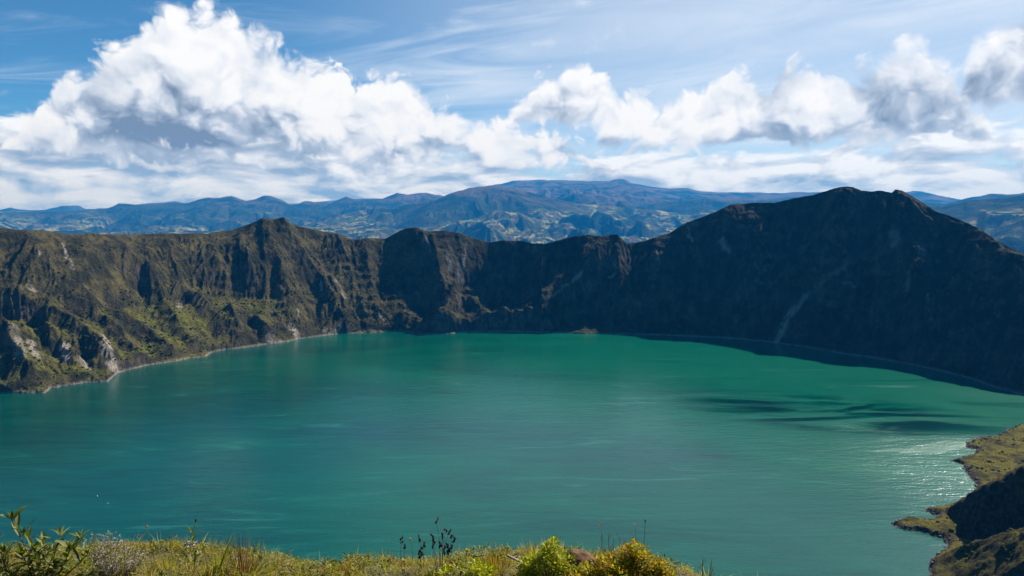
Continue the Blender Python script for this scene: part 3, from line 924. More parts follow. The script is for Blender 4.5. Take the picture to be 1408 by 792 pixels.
# ------------------------------------------------------------------ lake
lx = np.linspace(-2600, 2600, 27); ly = np.linspace(120, 3000, 16)
LX, LY = np.meshgrid(lx, ly, indexing='ij')
lake = structure(grid_mesh('lake_water', LX, LY, np.zeros_like(LX)))
m, g, b = mat('lake_water')
geo = g.node('ShaderNodeNewGeometry')
pos = geo.outputs['Position']
x_, y_, z_ = g.sep(pos)
streak = g.noise(g.xyz(g.add(g.mul(x_, 0.0024), g.mul(y_, 0.0006)), g.mul(y_, 0.011)), 1.0, 7.0, 0.60, 0.8, dim='2D')
broad = g.noise(g.xyz(g.mul(x_, 0.0016), g.mul(y_, 0.0030)), 1.0, 4.0, 0.55, 0.6, dim='2D')
# slicks of calm water
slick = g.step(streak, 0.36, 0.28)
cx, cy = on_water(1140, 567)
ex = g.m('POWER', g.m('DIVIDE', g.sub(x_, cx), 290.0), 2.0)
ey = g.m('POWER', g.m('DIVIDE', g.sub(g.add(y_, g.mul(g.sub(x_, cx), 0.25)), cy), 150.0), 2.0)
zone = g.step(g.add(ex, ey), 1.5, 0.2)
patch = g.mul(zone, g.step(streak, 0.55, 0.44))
calm = g.mx(g.mul(slick, 0.25), patch)
rough = g.sub(g.add(0.17, g.mul(g.sub(broad, 0.5), 0.10)), g.mul(calm, 0.09))
ruff = g.step(streak, 0.62, 0.72)
rough = g.add(rough, g.mul(ruff, 0.08))
lean = g.add(g.add(g.mul(x_, 0.00045), g.mul(g.sub(y_, 1500.0), 0.00020)), g.mul(g.sub(broad, 0.5), 1.1))
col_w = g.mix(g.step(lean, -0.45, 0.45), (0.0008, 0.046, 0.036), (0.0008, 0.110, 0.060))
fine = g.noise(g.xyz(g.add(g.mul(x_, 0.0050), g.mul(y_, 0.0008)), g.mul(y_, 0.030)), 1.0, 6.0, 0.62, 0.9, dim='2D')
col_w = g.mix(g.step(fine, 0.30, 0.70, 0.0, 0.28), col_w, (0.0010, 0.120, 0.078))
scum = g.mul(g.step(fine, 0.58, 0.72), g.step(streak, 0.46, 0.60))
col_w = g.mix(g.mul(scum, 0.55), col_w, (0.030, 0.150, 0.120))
dim = g.mx(g.mul(zone, g.step(g.add(g.mul(streak, 0.65), g.mul(fine, 0.35)), 0.56, 0.44)), g.mul(g.step(streak, 0.40, 0.28), 0.3))  # cloud-shadow patch and darker slicks, painted into the water colour
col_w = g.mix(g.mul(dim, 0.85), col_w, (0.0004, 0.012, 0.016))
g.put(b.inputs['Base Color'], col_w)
g.put(b.inputs['Roughness'], g.m('MAXIMUM', rough, 0.05))
b.inputs['IOR'].default_value = 1.333
b.inputs['Specular IOR Level'].default_value = 0.78
b.inputs['Specular Tint'].default_value = (0.75, 1.0, 1.0, 1)
wave = g.mul(g.noise(pos, 0.26, 3.0, 0.65, 0.3), 0.8)
wave2 = g.mul(g.noise(g.xyz(g.mul(x_, 0.30), y_, 0.0), 0.075, 4.0, 0.65, 0.4), 1.6)
hgt = g.add(g.mul(wave, 1.0), g.mul(wave2, 1.2))
wx_, wy_ = on_water(1300, 640)
wd = g.m('SQRT', g.add(g.m('POWER', g.m('DIVIDE', g.sub(x_, wx_), 330.0), 2.0), g.m('POWER', g.m('DIVIDE', g.sub(y_, wy_), 330.0), 2.0)))
gust = g.mul(g.step(wd, 1.3, 0.2), g.step(streak, 0.20, 0.72, 0.60, 1.0))
rough = g.add(rough, g.mul(gust, 0.09))
g.put(b.inputs['Roughness'], g.m('MAXIMUM', rough, 0.05))
nb = g.node('ShaderNodeBump')
g.put(nb.inputs['Strength'], g.add(g.sub(0.30, g.mul(calm, 0.22)), g.mul(gust, 0.32)))
nb.inputs['Distance'].default_value = 1.0
g.put(nb.inputs['Height'], hgt)
g.t.links.new(nb.outputs[0], b.inputs['Normal'])
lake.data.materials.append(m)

# ------------------------------------------------------------------ air
bm = bmesh.new()
bmesh.ops.create_cube(bm, size=1.0)
me = bpy.data.meshes.new('haze'); bm.to_mesh(me); bm.free()
haze = bpy.data.objects.new('haze', me)
col.objects.link(haze)
z_lo = -900.0
z_hi = float(max(FZ.max(), Z.max(), CAM_Z)) + 40.0
z_lo = float(min(FZ.min(), Z.min(), NZ.min())) - 1.0
haze.scale = (80000, 48000, z_hi - z_lo)
haze.location = (0, 21000, (z_hi + z_lo) / 2)
haze['kind'] = 'stuff'
m = bpy.data.materials.new('haze'); m.use_nodes = True
m.node_tree.nodes.clear()
g = G(m.node_tree)
o_ = g.node('ShaderNodeOutputMaterial')
v = g.node('ShaderNodeVolumePrincipled')
v.inputs['Color'].default_value = HAZE_COL + (1.0,)
v.inputs['Density'].default_value = HAZE_D
v.inputs['Anisotropy'].default_value = 0.1
v.inputs['Absorption Color'].default_value = (0.45, 0.45, 0.45, 1)
m.node_tree.links.new(v.outputs[0], o_.inputs['Volume'])
me.materials.append(m)

# ------------------------------------------------------------------ the rim under the camera
NAZ, NRR = 560, 270
raz = np.linspace(-PI, PI, NAZ, endpoint=False)
rad = 0.4 * (470 / 0.4) ** np.linspace(0, 1, NRR)


def ground(x, y):
    """height of the rim the photographer stands on"""
    x = np.asarray(x, float); y = np.asarray(y, float)
    brink = 4.75 + 0.12 * np.sin(x * 1.7) + 0.10 * np.sin(x * 4.1 + 1.0) - 0.8 * sstep(x, 1.0, 2.4)
    z = -1.75 - 0.155 * np.clip(y, -60, None)
    z = np.where(y < 0, -1.75 - 0.10 * y * 0, z)
    over = np.clip(y - brink, 0, None)
    z = z - 0.80 * over * sstep(over, 0, 1.2) - 0.05 * over
    z = z - 0.16 * sstep(x, 0.95, 1.5) * sstep(y, 3.0, 4.5)
    z = z - 0.09 * np.exp(-((x + 1.50) / 0.28) ** 2) * sstep(y, 3.6, 4.6)
    z = z + 0.05 * np.exp(-((x + 2.2) / 0.6) ** 2) * sstep(y, 3.6, 4.6) * sstep(-y, -6, -5) + 0.05 * sstep(-x, 2.8, 3.3)
    z = z + 0.05 * fbm(x / 0.9, y / 0.9, 4, 0.5, 400) * sstep(np.hypot(x, y), 0.3, 2)
    z = z + 6.0 * fbm(x / 60.0, y / 60.0, 4, 0.5, 410) * sstep(y, 12, 90)
    return CAM_Z + z


GA, GR = np.meshgrid(raz, rad, indexing='ij')
GXX, GYY = GR * np.sin(GA), GR * np.cos(GA)
GZZ = np.maximum(ground(GXX, GYY), -3.0)
rim = structure(grid_mesh('rim_ground', GXX, GYY, GZZ, wrap=True))
m, g, b = mat('rim_soil')
geo = g.node('ShaderNodeNewGeometry')
pos = geo.outputs['Position']
nA = g.noise(pos, 2.2, 6.0, 0.65)
nB = g.noise(pos, 24.0, 5.0, 0.7)
c = g.mix(g.step(nA, 0.38, 0.62), (0.050, 0.042, 0.016), (0.105, 0.090, 0.026))
c = g.mix(g.step(nB, 0.45, 0.65, 0.0, 0.7), c, (0.16, 0.125, 0.06))
g.put(b.inputs['Base Color'], c)
b.inputs['Roughness'].default_value = 1.0
bump(g, b, nB, 0.8, 0.03)
rim.data.materials.append(m)


# ------------------------------------------------------------------ plants: builders
class MB:
    def __init__(s):
        s.v = []; s.f = []

    def tube(s, path, r0, r1, n=5):
        k0 = len(s.v)
        P = [Vector(p) for p in path]
        for i, p in enumerate(P):
            d = (P[min(i + 1, len(P) - 1)] - P[max(i - 1, 0)]).normalized()
            a = d.orthogonal().normalized(); c_ = d.cross(a)
            r = r0 + (r1 - r0) * i / (len(P) - 1)
            for j in range(n):
                t_ = 2 * PI * j / n
                s.v.append(p + r * (math.cos(t_) * a + math.sin(t_) * c_))
        for i in range(len(P) - 1):
            for j in range(n):
                s.f.append((k0 + i * n + j, k0 + i * n + (j + 1) % n, k0 + (i + 1) * n + (j + 1) % n, k0 + (i + 1) * n + j))
        s.f.append(tuple(k0 + (len(P) - 1) * n + j for j in range(n)))
        s.f.append(tuple(k0 + j for j in reversed(range(n))))

    def blade(s, base, d, L, w, droop=0.3, segs=4, roll=None):
        d = Vector(d).normalized()
        side = d.cross(Vector((0, 0, 1)))
        if side.length < 0.05:
            side = Vector((1, 0, 0))
        side.normalize()
        if roll is not None:
            up = side.cross(d)
            side = (side * math.cos(roll) + up * math.sin(roll)).normalized()
        p = Vector(base); k0 = len(s.v)
        h = Vector((d.x, d.y, 0))
        for i in range(segs):
            ww = w * (1 - (i / segs) ** 1.6) * 0.5
            s.v += [p - side * ww, p + side * ww]
            d = (d + Vector((h.x, h.y, -0.5)) * droop / segs).normalized()
            p = p + d * (L / segs)
        s.v.append(p)
        for i in range(segs - 1):
            a = k0 + 2 * i
            s.f.append((a, a + 1, a + 3, a + 2))
        a = k0 + 2 * (segs - 1)
        s.f.append((a, a + 1, a + 2))

    def leaf(s, base, d, L, w, droop=0.4, fold=0.25, roll=0.0, segs=5):
        """a pointed leaf with a folded midrib"""
        d = Vector(d).normalized()
        side = d.cross(Vector((0, 0, 1)))
        if side.length < 0.05:
            side = Vector((1, 0, 0))
        side.normalize()
        up = side.cross(d).normalized()
        side = (side * math.cos(roll) + up * math.sin(roll)).normalized()
        up = side.cross(d).normalized()
        p = Vector(base); k0 = len(s.v)
        for i in range(segs + 1):
            t_ = i / segs
            ww = w * 0.5 * (math.sin(PI * min(1, t_ * 0.92 + 0.06)) ** 0.8) if i < segs else 0.0008
            s.v += [p - side * ww + up * ww * fold, p.copy(), p + side * ww + up * ww * fold]
            d = (d - up * droop / segs * (0.4 + t_)).normalized()
            up = side.cross(d).normalized()
            p = p + d * (L / segs)
        for i in range(segs):
            a = k0 + 3 * i
            s.f += [(a, a + 1, a + 4, a + 3), (a + 1, a + 2, a + 5, a + 4)]

    def lump(s, c, r, n=6, rough=0.25, rng=random):
        """a small uneven seed head or bud"""
        k0 = len(s.v); c = Vector(c); rows = 4
        for i in range(1, rows):
            ph = PI * i / rows
            for j in range(n):
                t_ = 2 * PI * j / n
                q = Vector((math.sin(ph) * math.cos(t_) * r[0], math.sin(ph) * math.sin(t_) * r[1], math.cos(ph) * r[2]))
                s.v.append(c + q * (1 + rough * (rng.random() - 0.5) * 2))
        s.v += [c + Vector((0, 0, r[2])), c - Vector((0, 0, r[2]))]
        T_, B_ = len(s.v) - 2, len(s.v) - 1
        for i in range(rows - 2):
            for j in range(n):
                a = k0 + i * n
                s.f.append((a + j, a + n + j, a + n + (j + 1) % n, a + (j + 1) % n))
        for j in range(n):
            s.f.append((T_, k0 + j, k0 + (j + 1) % n))
            a = k0 + (rows - 2) * n
            s.f.append((B_, a + (j + 1) % n, a + j))

    def build(s, name, m_, parent=None, smooth=False):
        me_ = bpy.data.meshes.new(name)
        me_.from_pydata([tuple(v_) for v_ in s.v], [], s.f)
        if smooth:
            me_.polygons.foreach_set('use_smooth', [True] * len(me_.polygons))
        me_.materials.append(m_)
        o = bpy.data.objects.new(name, me_)
        col.objects.link(o)
        if parent:
            o.parent = parent
        return o


def thing(name, label, cat, loc, group=None):
    o = bpy.data.objects.new(name, None)
    col.objects.link(o)
    o.location = loc
    o.empty_display_size = 0.1
    o['label'] = label; o['category'] = cat
    if group:
        o['group'] = group
    return o


def leafmat(name, a, b_, transl=0.35, rough=0.55, spec=0.25, scale=None, c_=None):
    m_ = bpy.data.materials.new(name); m_.use_nodes = True
    t_ = m_.node_tree
    g_ = G(t_)
    bs = next(n for n in t_.nodes if n.type == 'BSDF_PRINCIPLED')
    out_ = next(n for n in t_.nodes if n.type == 'OUTPUT_MATERIAL')
    geo_ = g_.node('ShaderNodeNewGeometry')
    rnd = geo_.outputs['Random Per Island']
    cc = g_.mix(rnd, a, b_)
    if c_:
        cc = g_.mix(g_.step(g_.m('FRACT', g_.mul(rnd, 7.31)), 0.72, 0.80), cc, c_)
    nn_ = g_.noise(geo_.outputs['Position'], scale or 30.0, 3.0, 0.6)
    cc = g_.mix(g_.step(nn_, 0.35, 0.65, 0.0, 0.45), cc, g_.mix(1.0, cc, (0.55, 0.55, 0.5), 'MULTIPLY'))
    g_.put(bs.inputs['Base Color'], cc)
    bs.inputs['Roughness'].default_value = rough
    bs.inputs['Specular IOR Level'].default_value = spec
    if transl > 0:
        tr = g_.node('ShaderNodeBsdfTranslucent')
        g_.put(tr.inputs['Color'], g_.mix(1.0, cc, (1.7, 1.7, 0.8), 'MULTIPLY'))
        ms = g_.node('ShaderNodeMixShader')
        ms.inputs[0].default_value = transl
        t_.links.new(bs.outputs[0], ms.inputs[1]); t_.links.new(tr.outputs[0], ms.inputs[2])
        t_.links.new(ms.outputs[0], out_.inputs['Surface'])
    return m_


M_GRASS = leafmat('meadow_grass', (0.20, 0.215, 0.016), (0.42, 0.36, 0.034), 0.50, c_=(0.50, 0.38, 0.15))
M_STRAW = leafmat('dry_straw', (0.22, 0.15, 0.045), (0.42, 0.30, 0.10), 0.35)
M_RED = leafmat('red_stalk', (0.14, 0.045, 0.024), (0.30, 0.15, 0.085), 0.2)
M_GREEN = leafmat('fresh_blade', (0.10, 0.145, 0.010), (0.22, 0.25, 0.022), 0.5)
M_BROAD = leafmat('broad_leaf', (0.060, 0.085, 0.008), (0.17, 0.19, 0.016), 0.40, 0.5, 0.3, c_=(0.28, 0.30, 0.11))
M_STEM = leafmat('woody_stem', (0.085, 0.055, 0.032), (0.16, 0.12, 0.075), 0.0, 0.8)
M_DARK = leafmat('dark_seed_head', (0.018, 0.012, 0.010), (0.075, 0.042, 0.032), 0.05, 0.8)
M_SILVER = leafmat('silver_floret', (0.34, 0.29, 0.30), (0.62, 0.56, 0.58), 0.35, 0.7, c_=(0.16, 0.12, 0.11))
M_BUSH = leafmat('bush_leaf', (0.24, 0.28, 0.014), (0.48, 0.46, 0.030), 0.5, 0.45, 0.35)
M_BUSH_R = leafmat('bush_leaf_rusty', (0.22, 0.24, 0.014), (0.46, 0.40, 0.028), 0.48, 0.5, 0.3, c_=(0.48, 0.20, 0.040))
M_YELLOW = leafmat('yellow_petal', (0.75, 0.47, 0.015), (0.85, 0.62, 0.03), 0.3)
M_EYE = leafmat('flower_eye', (0.35, 0.16, 0.02), (0.45, 0.22, 0.03), 0.0)
M_TUFT = leafmat('golden_tuft', (0.26, 0.17, 0.020), (0.44, 0.29, 0.045), 0.42, c_=(0.13, 0.10, 0.02))
M_TWIG = leafmat('bare_twig', (0.12, 0.09, 0.075), (0.26, 0.20, 0.165), 0.0, 0.85)
M_WOOD = leafmat('bleached_wood', (0.42, 0.32, 0.22), (0.55, 0.44, 0.32), 0.0, 0.8, scale=60)
rg = random.Random(5)


def spot(px, y):
    """the point of the rim straight below photo column px, y metres ahead"""
    d = y * CP + 2.45 * SP
    x = (px - 704.0) / FPX * d
    return Vector((x, y, float(ground(x, y)) - 0.01))


def hgt(py, y):
    """height above the ground of something whose top shows at photo row py, y metres ahead"""
    e = azel(704, py)[1]
    return CAM_Z + math.tan(e) * y


def rel(px, py, root, y):
    d = y * CP + 2.45 * SP
    x = (px - 704.0) / FPX * d
    return Vector((x - root.x, y - root.y, hgt(py, y) - root.z))


def bent(p0, p1, sag=0.15, n=5, rng=rg):
    """a slightly curved path between two points"""
    p0, p1 = Vector(p0), Vector(p1)
    d = p1 - p0
    side = Vector((rng.uniform(-1, 1), rng.uniform(-1, 1), 0)) * d.length * sag
    return [p0 + d * (i / n) + side * math.sin(PI * i / n) for i in range(n + 1)]


# -- short meadow grass over the brink: too many blades to count
mb = MB()
for i in range(21000):
    y = 3.75 + 1.30 * rg.random() ** 0.8
    x = rg.uniform(-4.3, 1.45)
    cl = float(_rnd[1][int((math.floor(x * 9 + math.sin(y * 17)) * 57 + math.floor(y * 9 + math.sin(x * 13)) * 131)) & 4095])
    L = rg.uniform(0.035, 0.095) * (0.45 + 1.25 * cl ** 1.5)
    if cl < 0.18 and rg.random() < 0.7:
        L *= 0.3
    if x > 1.0:
        L *= 0.6
    base = (x, y, 0)
    mb.blade(base, (rg.gauss(0, 0.55), rg.gauss(0, 0.55), 1), L, rg.uniform(0.003, 0.006), rg.uniform(0, 0.9), 3, rg.uniform(0, PI))
for i in range(26000):            # the rest of the rim on both sides and at the photographer's feet
    x = rg.uniform(-8.5, 7.0); y = rg.uniform(0.9, 5.4)
    if -4.3 < x < 1.45 and y > 3.75:
        continue
    if math.hypot(x, y) < 0.9:
        continue
    cl = float(_rnd[1][int((math.floor(x * 4 + math.sin(y * 7)) * 57 + math.floor(y * 4 + math.sin(x * 6)) * 131)) & 4095])
    mb.blade((x, y, 0), (rg.gauss(0, 0.55), rg.gauss(0, 0.55), 1), rg.uniform(0.05, 0.13) * (0.5 + 1.1 * cl), rg.uniform(0.004, 0.008), rg.uniform(0, 0.9), 3, rg.uniform(0, PI))
# drop every blade's vertices onto the ground below its root
V = np.array([tuple(v_) for v_ in mb.v])
k = 7
roots = (V[0::k] + V[1::k]) / 2
zg = ground(roots[:, 0], roots[:, 1]) - 0.012
V[:, 2] += np.repeat(zg, k)
mb.v = [tuple(v_) for v_ in V]
go = mb.build('grass', M_GRASS)
go['kind'] = 'stuff'
# -- small creeping leaves between the grass
mb = MB()
for i in range(9000):
    y = 3.8 + 1.15 * rg.random() ** 0.8
    x = rg.uniform(-4.2, 1.35)
    if float(_rnd[2][int((math.floor(x * 4) * 91 + math.floor(y * 4) * 37)) & 4095]) < 0.35:
        continue
    z = float(ground(x, y)) + rg.uniform(0.0, 0.055)
    a_ = rg.uniform(0, 2 * PI)
    mb.leaf((x, y, z), (math.cos(a_), math.sin(a_), rg.uniform(0.1, 1.2)), rg.uniform(0.014, 0.030), rg.uniform(0.006, 0.012), 0.5, 0.2, rg.uniform(-0.6, 0.6), 2)
gc = mb.build('ground_cover', M_BUSH_R)
gc['kind'] = 'stuff'


# -- dry grass in loose tussocks, and dark herbs between
mb = MB(); mh = MB()
for t_ in range(130):
    y0 = 3.9 + 1.05 * rg.random() ** 0.8; x0 = rg.uniform(-4.2, 1.15)
    hh = rg.uniform(0.05, 0.13) * (0.75 if x0 > 0.2 else 1.0)
    for i in range(34):
        a_ = rg.uniform(0, 6.28); q = rg.random()
        x, y = x0 + math.cos(a_) * 0.05 * q, y0 + math.sin(a_) * 0.05 * q
        mb.blade((x, y, float(ground(x, y)) - 0.012), (math.cos(a_) * 0.8 * q, math.sin(a_) * 0.8 * q, 1), hh * rg.uniform(0.4, 1.05), rg.uniform(0.0025, 0.005), rg.uniform(0.1, 1.1), 4, rg.uniform(0, PI))
for t_ in range(150):
    y0 = 3.9 + 1.05 * rg.random() ** 0.8; x0 = rg.uniform(-4.2, 1.25)
    hh = rg.uniform(0.03, 0.10)
    for i in range(26):
        a_ = rg.uniform(0, 6.28); q = rg.random() ** 0.6
        x, y = x0 + math.cos(a_) * 0.07 * q, y0 + math.sin(a_) * 0.07 * q
        mh.leaf((x, y, float(ground(x, y)) + hh * rg.random() * (1 - q * 0.6)), (math.cos(a_), math.sin(a_), rg.uniform(0.0, 1.3)), rg.uniform(0.022, 0.046), rg.uniform(0.009, 0.018), 0.5, 0.3, rg.uniform(-0.7, 0.7), 3)
o = mb.build('dry_grass', M_STRAW); o['kind'] = 'stuff'
o = mh.build('herbs', M_BROAD); o['kind'] = 'stuff'


# -- broad-leaved shrub at the left
def leafy_shrub():
    y = 4.35
    r = spot(52, y)
    root = thing('leafy_shrub', 'dark green shrub with long pointed leaves at the left end of the brink', 'shrub', r)
    tips = [(24, 716), (38, 734), (64, 748), (88, 738), (113, 742), (52, 757), (10, 760), (100, 756), (76, 762), (34, 764), (-6, 742), (124, 762), (-22, 756)]
    fo = MB()
    for k_, (tx, ty) in enumerate(tips):
        yy = y + rg.uniform(-0.10, 0.16)
        tip = rel(tx, ty, r, yy)
        foot = Vector((tip.x * 0.35 + rg.uniform(-.04, .04), rg.uniform(-0.05, 0.08), -0.02))
        path = bent(foot, tip, 0.10, 7)
        s_ = MB(); s_.tube(path, 0.0055, 0.0022); s_.build('stem', M_STEM, root, True)
        a_ = rg.uniform(0, 6.28)
        for q in range(1, 8):
            p = path[q]
            for e_ in (0, 1):
                a_ += 2.4 if e_ == 0 else PI
                up_ = 0.25 + 0.16 * q + rg.uniform(-0.3, 0.3)
                fo.leaf(p, (math.cos(a_), math.sin(a_) * 0.8, up_), rg.uniform(0.085, 0.135), rg.uniform(0.020, 0.032), rg.uniform(0.1, 1.1), 0.4, rg.uniform(-0.5, 0.5), 6)
        for e_ in range(3):
            fo.leaf(path[-1], (rg.uniform(-0.4, 0.4), rg.uniform(-0.4, 0.4), 1), rg.uniform(0.05, 0.09), 0.018, 0.3, 0.5, rg.uniform(-1, 1), 5)
    fo.build('foliage', M_BROAD, root)


leafy_shrub()


def flower_shrub():
    y = 4.40
    r = spot(160, y)
    root = thing('silvery_shrub', 'pale silvery shrub of dried lilac florets beside the broad leaved shrub', 'shrub', r)
    fl, st, fo = MB(), [], MB()
    tips = [(126, 742), (134, 736), (143, 739), (151, 736), (158, 734), (166, 741), (174, 745), (181, 752), (190, 757), (198, 764), (148, 752), (162, 752), (172, 760), (138, 756), (128, 764), (155, 766), (184, 770), (204, 758), (145, 772)]
    for k_, (tx, ty) in enumerate(tips):
        tip = rel(tx, ty, r, y + rg.uniform(-0.10, 0.12))
        foot = Vector((tip.x * 0.5, rg.uniform(-0.05, 0.05), -0.02))
        path = bent(foot, tip, 0.10, 7)
        s_ = MB(); s_.tube(path, 0.0032, 0.0014, 4); s_.build('stem', M_TWIG, root, True)
        for q in range(2, 8):
            for e_ in range(7):
                a_ = rg.uniform(0, 6.28); o_ = Vector((math.cos(a_), math.sin(a_), rg.uniform(-0.2, 0.8)))
                p = path[q] + o_ * rg.uniform(0.006, 0.030)
                for w_ in range(3):
                    fl.leaf(p, o_ + Vector((rg.uniform(-.6, .6), rg.uniform(-.6, .6), rg.uniform(-.3, .6))), rg.uniform(0.009, 0.019), rg.uniform(0.004, 0.008), 0.6, 0.3, rg.uniform(-1, 1), 2)
            if q < 6:
                for e_ in range(3):
                    a_ = rg.uniform(0, 6.28)
                    fo.leaf(path[q], (math.cos(a_), math.sin(a_), 0.6), rg.uniform(0.02, 0.04), 0.007, 0.4, 0.2, 0, 3)
    fl.build('florets', M_SILVER, root)
    fo.build('foliage', M_GREEN, root)


flower_shrub()


# -- tall single stalks with seed heads
def stalk(px, py, y, lean, label, head=(0.007, 0.007, 0.012), m_head=M_DARK, m_st=M_GREEN):
    r = spot(px + lean, y)
    root = thing('flower_stalk', label, 'flower stalk', r, 'thin flower stalks on the brink')
    tip = rel(px, py, r, y)
    s_ = MB(); s_.tube(bent((0, 0, -0.02), tip, 0.03, 6), 0.0026, 0.0016, 4); s_.build('stem', m_st, root, True)
    h_ = MB(); h_.lump(tip + Vector((0, 0, head[2] * 0.6)), head, 7, 0.3, rg)
    for e_ in range(5):
        a_ = e_ * 1.26
        h_.leaf(tip + Vector((0, 0, -0.002)), (math.cos(a_), math.sin(a_), 0.8), head[2] * 1.6, 0.005, -0.3, 0.2, 0, 3)
    h_.build('seed_head', m_head, root, True)


stalk(273, 717, 4.45, 14, 'tall thin stalk leaning left with a dark tip, highest above the grass', (0.006, 0.006, 0.011))
stalk(205, 725, 4.60, 10, 'thin stalk with a rusty bud beside the silvery shrub, taller of two', (0.007, 0.007, 0.009), M_EYE)
stalk(193, 737, 4.60, 6, 'thin stalk with a small brown bud rising behind the silvery shrub', (0.004, 0.004, 0.008), M_EYE)
stalk(232, 757, 4.55, 2, 'short thin stalk with an orange bud between silvery shrub and flower sprig', (0.009, 0.009, 0.013), M_EYE)
stalk(235, 740, 4.60, 3, 'thin straight stalk with a tiny dark tip between silvery shrub and flower sprig', (0.004, 0.004, 0.007))
stalk(872, 722, 4.65, 3, 'thin pale stalk with a white tip above the rusty green bush', (0.004, 0.004, 0.011), M_SILVER, M_STRAW)
stalk(886, 718, 4.68, -5, 'thin brown stalk leaning right above the rusty green bush', (0.004, 0.004, 0.014), M_TWIG, M_TWIG)
stalk(826, 724, 4.70, 3, 'thin yellowish stalk between the brown rock and the rusty green bush', (0.004, 0.004, 0.016), M_STRAW, M_STRAW)

# -- lilac sprig
r = spot(268, 4.42)
root = thing('flower_sprig', 'upright green sprig with small pale lilac flowers by the leaning stalk', 'flower sprig', r)
s_ = MB(); tip = rel(267, 734, r, 4.42); path = bent((0, 0, -0.02), tip, 0.04, 6); s_.tube(path, 0.004, 0.002); s_.build('stem', M_GREEN, root, True)
fl, fo = MB(), MB()
for q in range(2, 7):
    for e_ in range(5):
        a_ = rg.uniform(0, 6.28)
        fo.leaf(path[q], (math.cos(a_) * 0.5, math.sin(a_) * 0.5, 1), rg.uniform(0.035, 0.06), 0.011, 0.2, 0.3, 0, 4)
for px_c, py_c in ((260, 746), (263, 750), (270, 748), (258, 749), (266, 754), (274, 760)):
    p = rel(px_c, py_c, r, 4.40); fl = MB()
    for e_ in range(12):
        a_ = rg.uniform(0, 6.28)
        fl.leaf(p, (math.cos(a_), math.sin(a_), rg.uniform(-0.4, 0.8)), rg.uniform(0.016, 0.026), 0.010, 0.4, 0.2, rg.uniform(-1, 1), 3)
    fl.build('flower', M_SILVER, root)
fo.build('foliage', M_GREEN, root)


# -- tufts
def tuft(px, y, n, hmin, hmax, spread, w, m_, name, label, cat='grass tuft', lean=0.0, wide=0.03, base_m=None, base_n=0, base_h=0.1, droop=0.5, group=None):
    r = spot(px, y)
    root = thing(name, label, cat, r, group)
    b_ = MB()
    for i_ in range(n):
        a_ = rg.uniform(0, 6.28); q = rg.random()
        rr_ = wide * q
        b_.blade((math.cos(a_) * rr_, math.sin(a_) * rr_, -0.02), (math.cos(a_) * spread * q + lean, math.sin(a_) * spread * q, 1), rg.uniform(hmin, hmax) * (1.05 - 0.25 * q), w * rg.uniform(0.7, 1.3), droop * rg.uniform(0.2, 1.2), 5, rg.uniform(0, PI))
    b_.build('blades', m_, root)
    if base_m:
        b_ = MB()
        for i_ in range(base_n):
            a_ = rg.uniform(0, 6.28); q = rg.random() ** 0.5
            rr_ = wide * 2.0 * q
            b_.blade((math.cos(a_) * rr_, math.sin(a_) * rr_, -0.02), (math.cos(a_) * 0.9 * q, math.sin(a_) * 0.9 * q, 1), rg.uniform(0.4, 1.0) * base_h, 0.006, 0.7, 4, rg.uniform(0, PI))
        b_.build('base_leaves', base_m, root)
    return root


tuft(334, 4.46, 60, 0.24, 0.40, 0.36, 0.0050, M_RED, 'red_grass', 'tall tuft of thin reddish dry stems over pale yellow leaves', wide=0.07, base_m=M_GRASS, base_n=150, base_h=0.17, droop=0.15)
tuft(298, 4.42, 12, 0.20, 0.34, 0.50, 0.012, M_GREEN, 'green_grass', 'tuft of broad green blades leaning right beside the reddish stems', lean=0.35, wide=0.03, droop=0.25)
tuft(417, 4.55, 14, 0.06, 0.17, 0.5, 0.008, M_GREEN, 'green_grass', 'small spiky green tuft standing alone right of the dip in the brink', wide=0.03, droop=0.2)
tuft(443, 4.50, 70, 0.04, 0.10, 0.9, 0.005, M_STRAW, 'straw_tuft', 'short pale straw coloured tuft beside the yellow green rosette', wide=0.04)
tuft(480, 4.52, 80, 0.08, 0.15, 0.45, 0.005, M_TUFT, 'golden_grass', 'upright golden brown grass tuft right of the yellow green rosette', wide=0.05, droop=0.2)
tuft(677, 4.55, 230, 0.10, 0.19, 0.75, 0.0042, M_TUFT, 'round_grass', 'round bristly brown and green grass clump beside the bleached branch', wide=0.06, droop=0.25)
tuft(530, 4.58, 30, 0.06, 0.14, 0.4, 0.005, M_GREEN, 'green_grass', 'thin green tuft left of the dark seed head weeds', wide=0.06, droop=0.2)
tuft(735, 4.62, 16, 0.06, 0.14, 0.5, 0.005, M_GREEN, 'green_grass', 'thin green tuft between bleached branch and the yellow green bush', wide=0.07, droop=0.2)
tuft(931, 4.50, 16, 0.08, 0.17, 0.5, 0.004, M_TWIG, 'dry_grass', 'few dry grass stems just right of the rusty green bush', wide=0.06, droop=0.2)
tuft(997, 4.30, 26, 0.02, 0.06, 0.7, 0.006, M_TUFT, 'golden_grass', 'tiny golden tuft at the right end of the brink', wide=0.02)
tuft(230, 4.50, 70, 0.06, 0.14, 0.8, 0.006, M_GRASS, 'yellow_grass', 'yellow green tuft right of the silvery shrub', wide=0.08)
tuft(285, 4.38, 90, 0.06, 0.15, 0.8, 0.006, M_GRASS, 'yellow_grass', 'thick yellow green tuft below the lilac sprig', wide=0.10)
tuft(590, 4.40, 90, 0.05, 0.13, 0.9, 0.006, M_GRASS, 'yellow_grass', 'yellow green tuft in front of the tall dark seed head weed', wide=0.12)

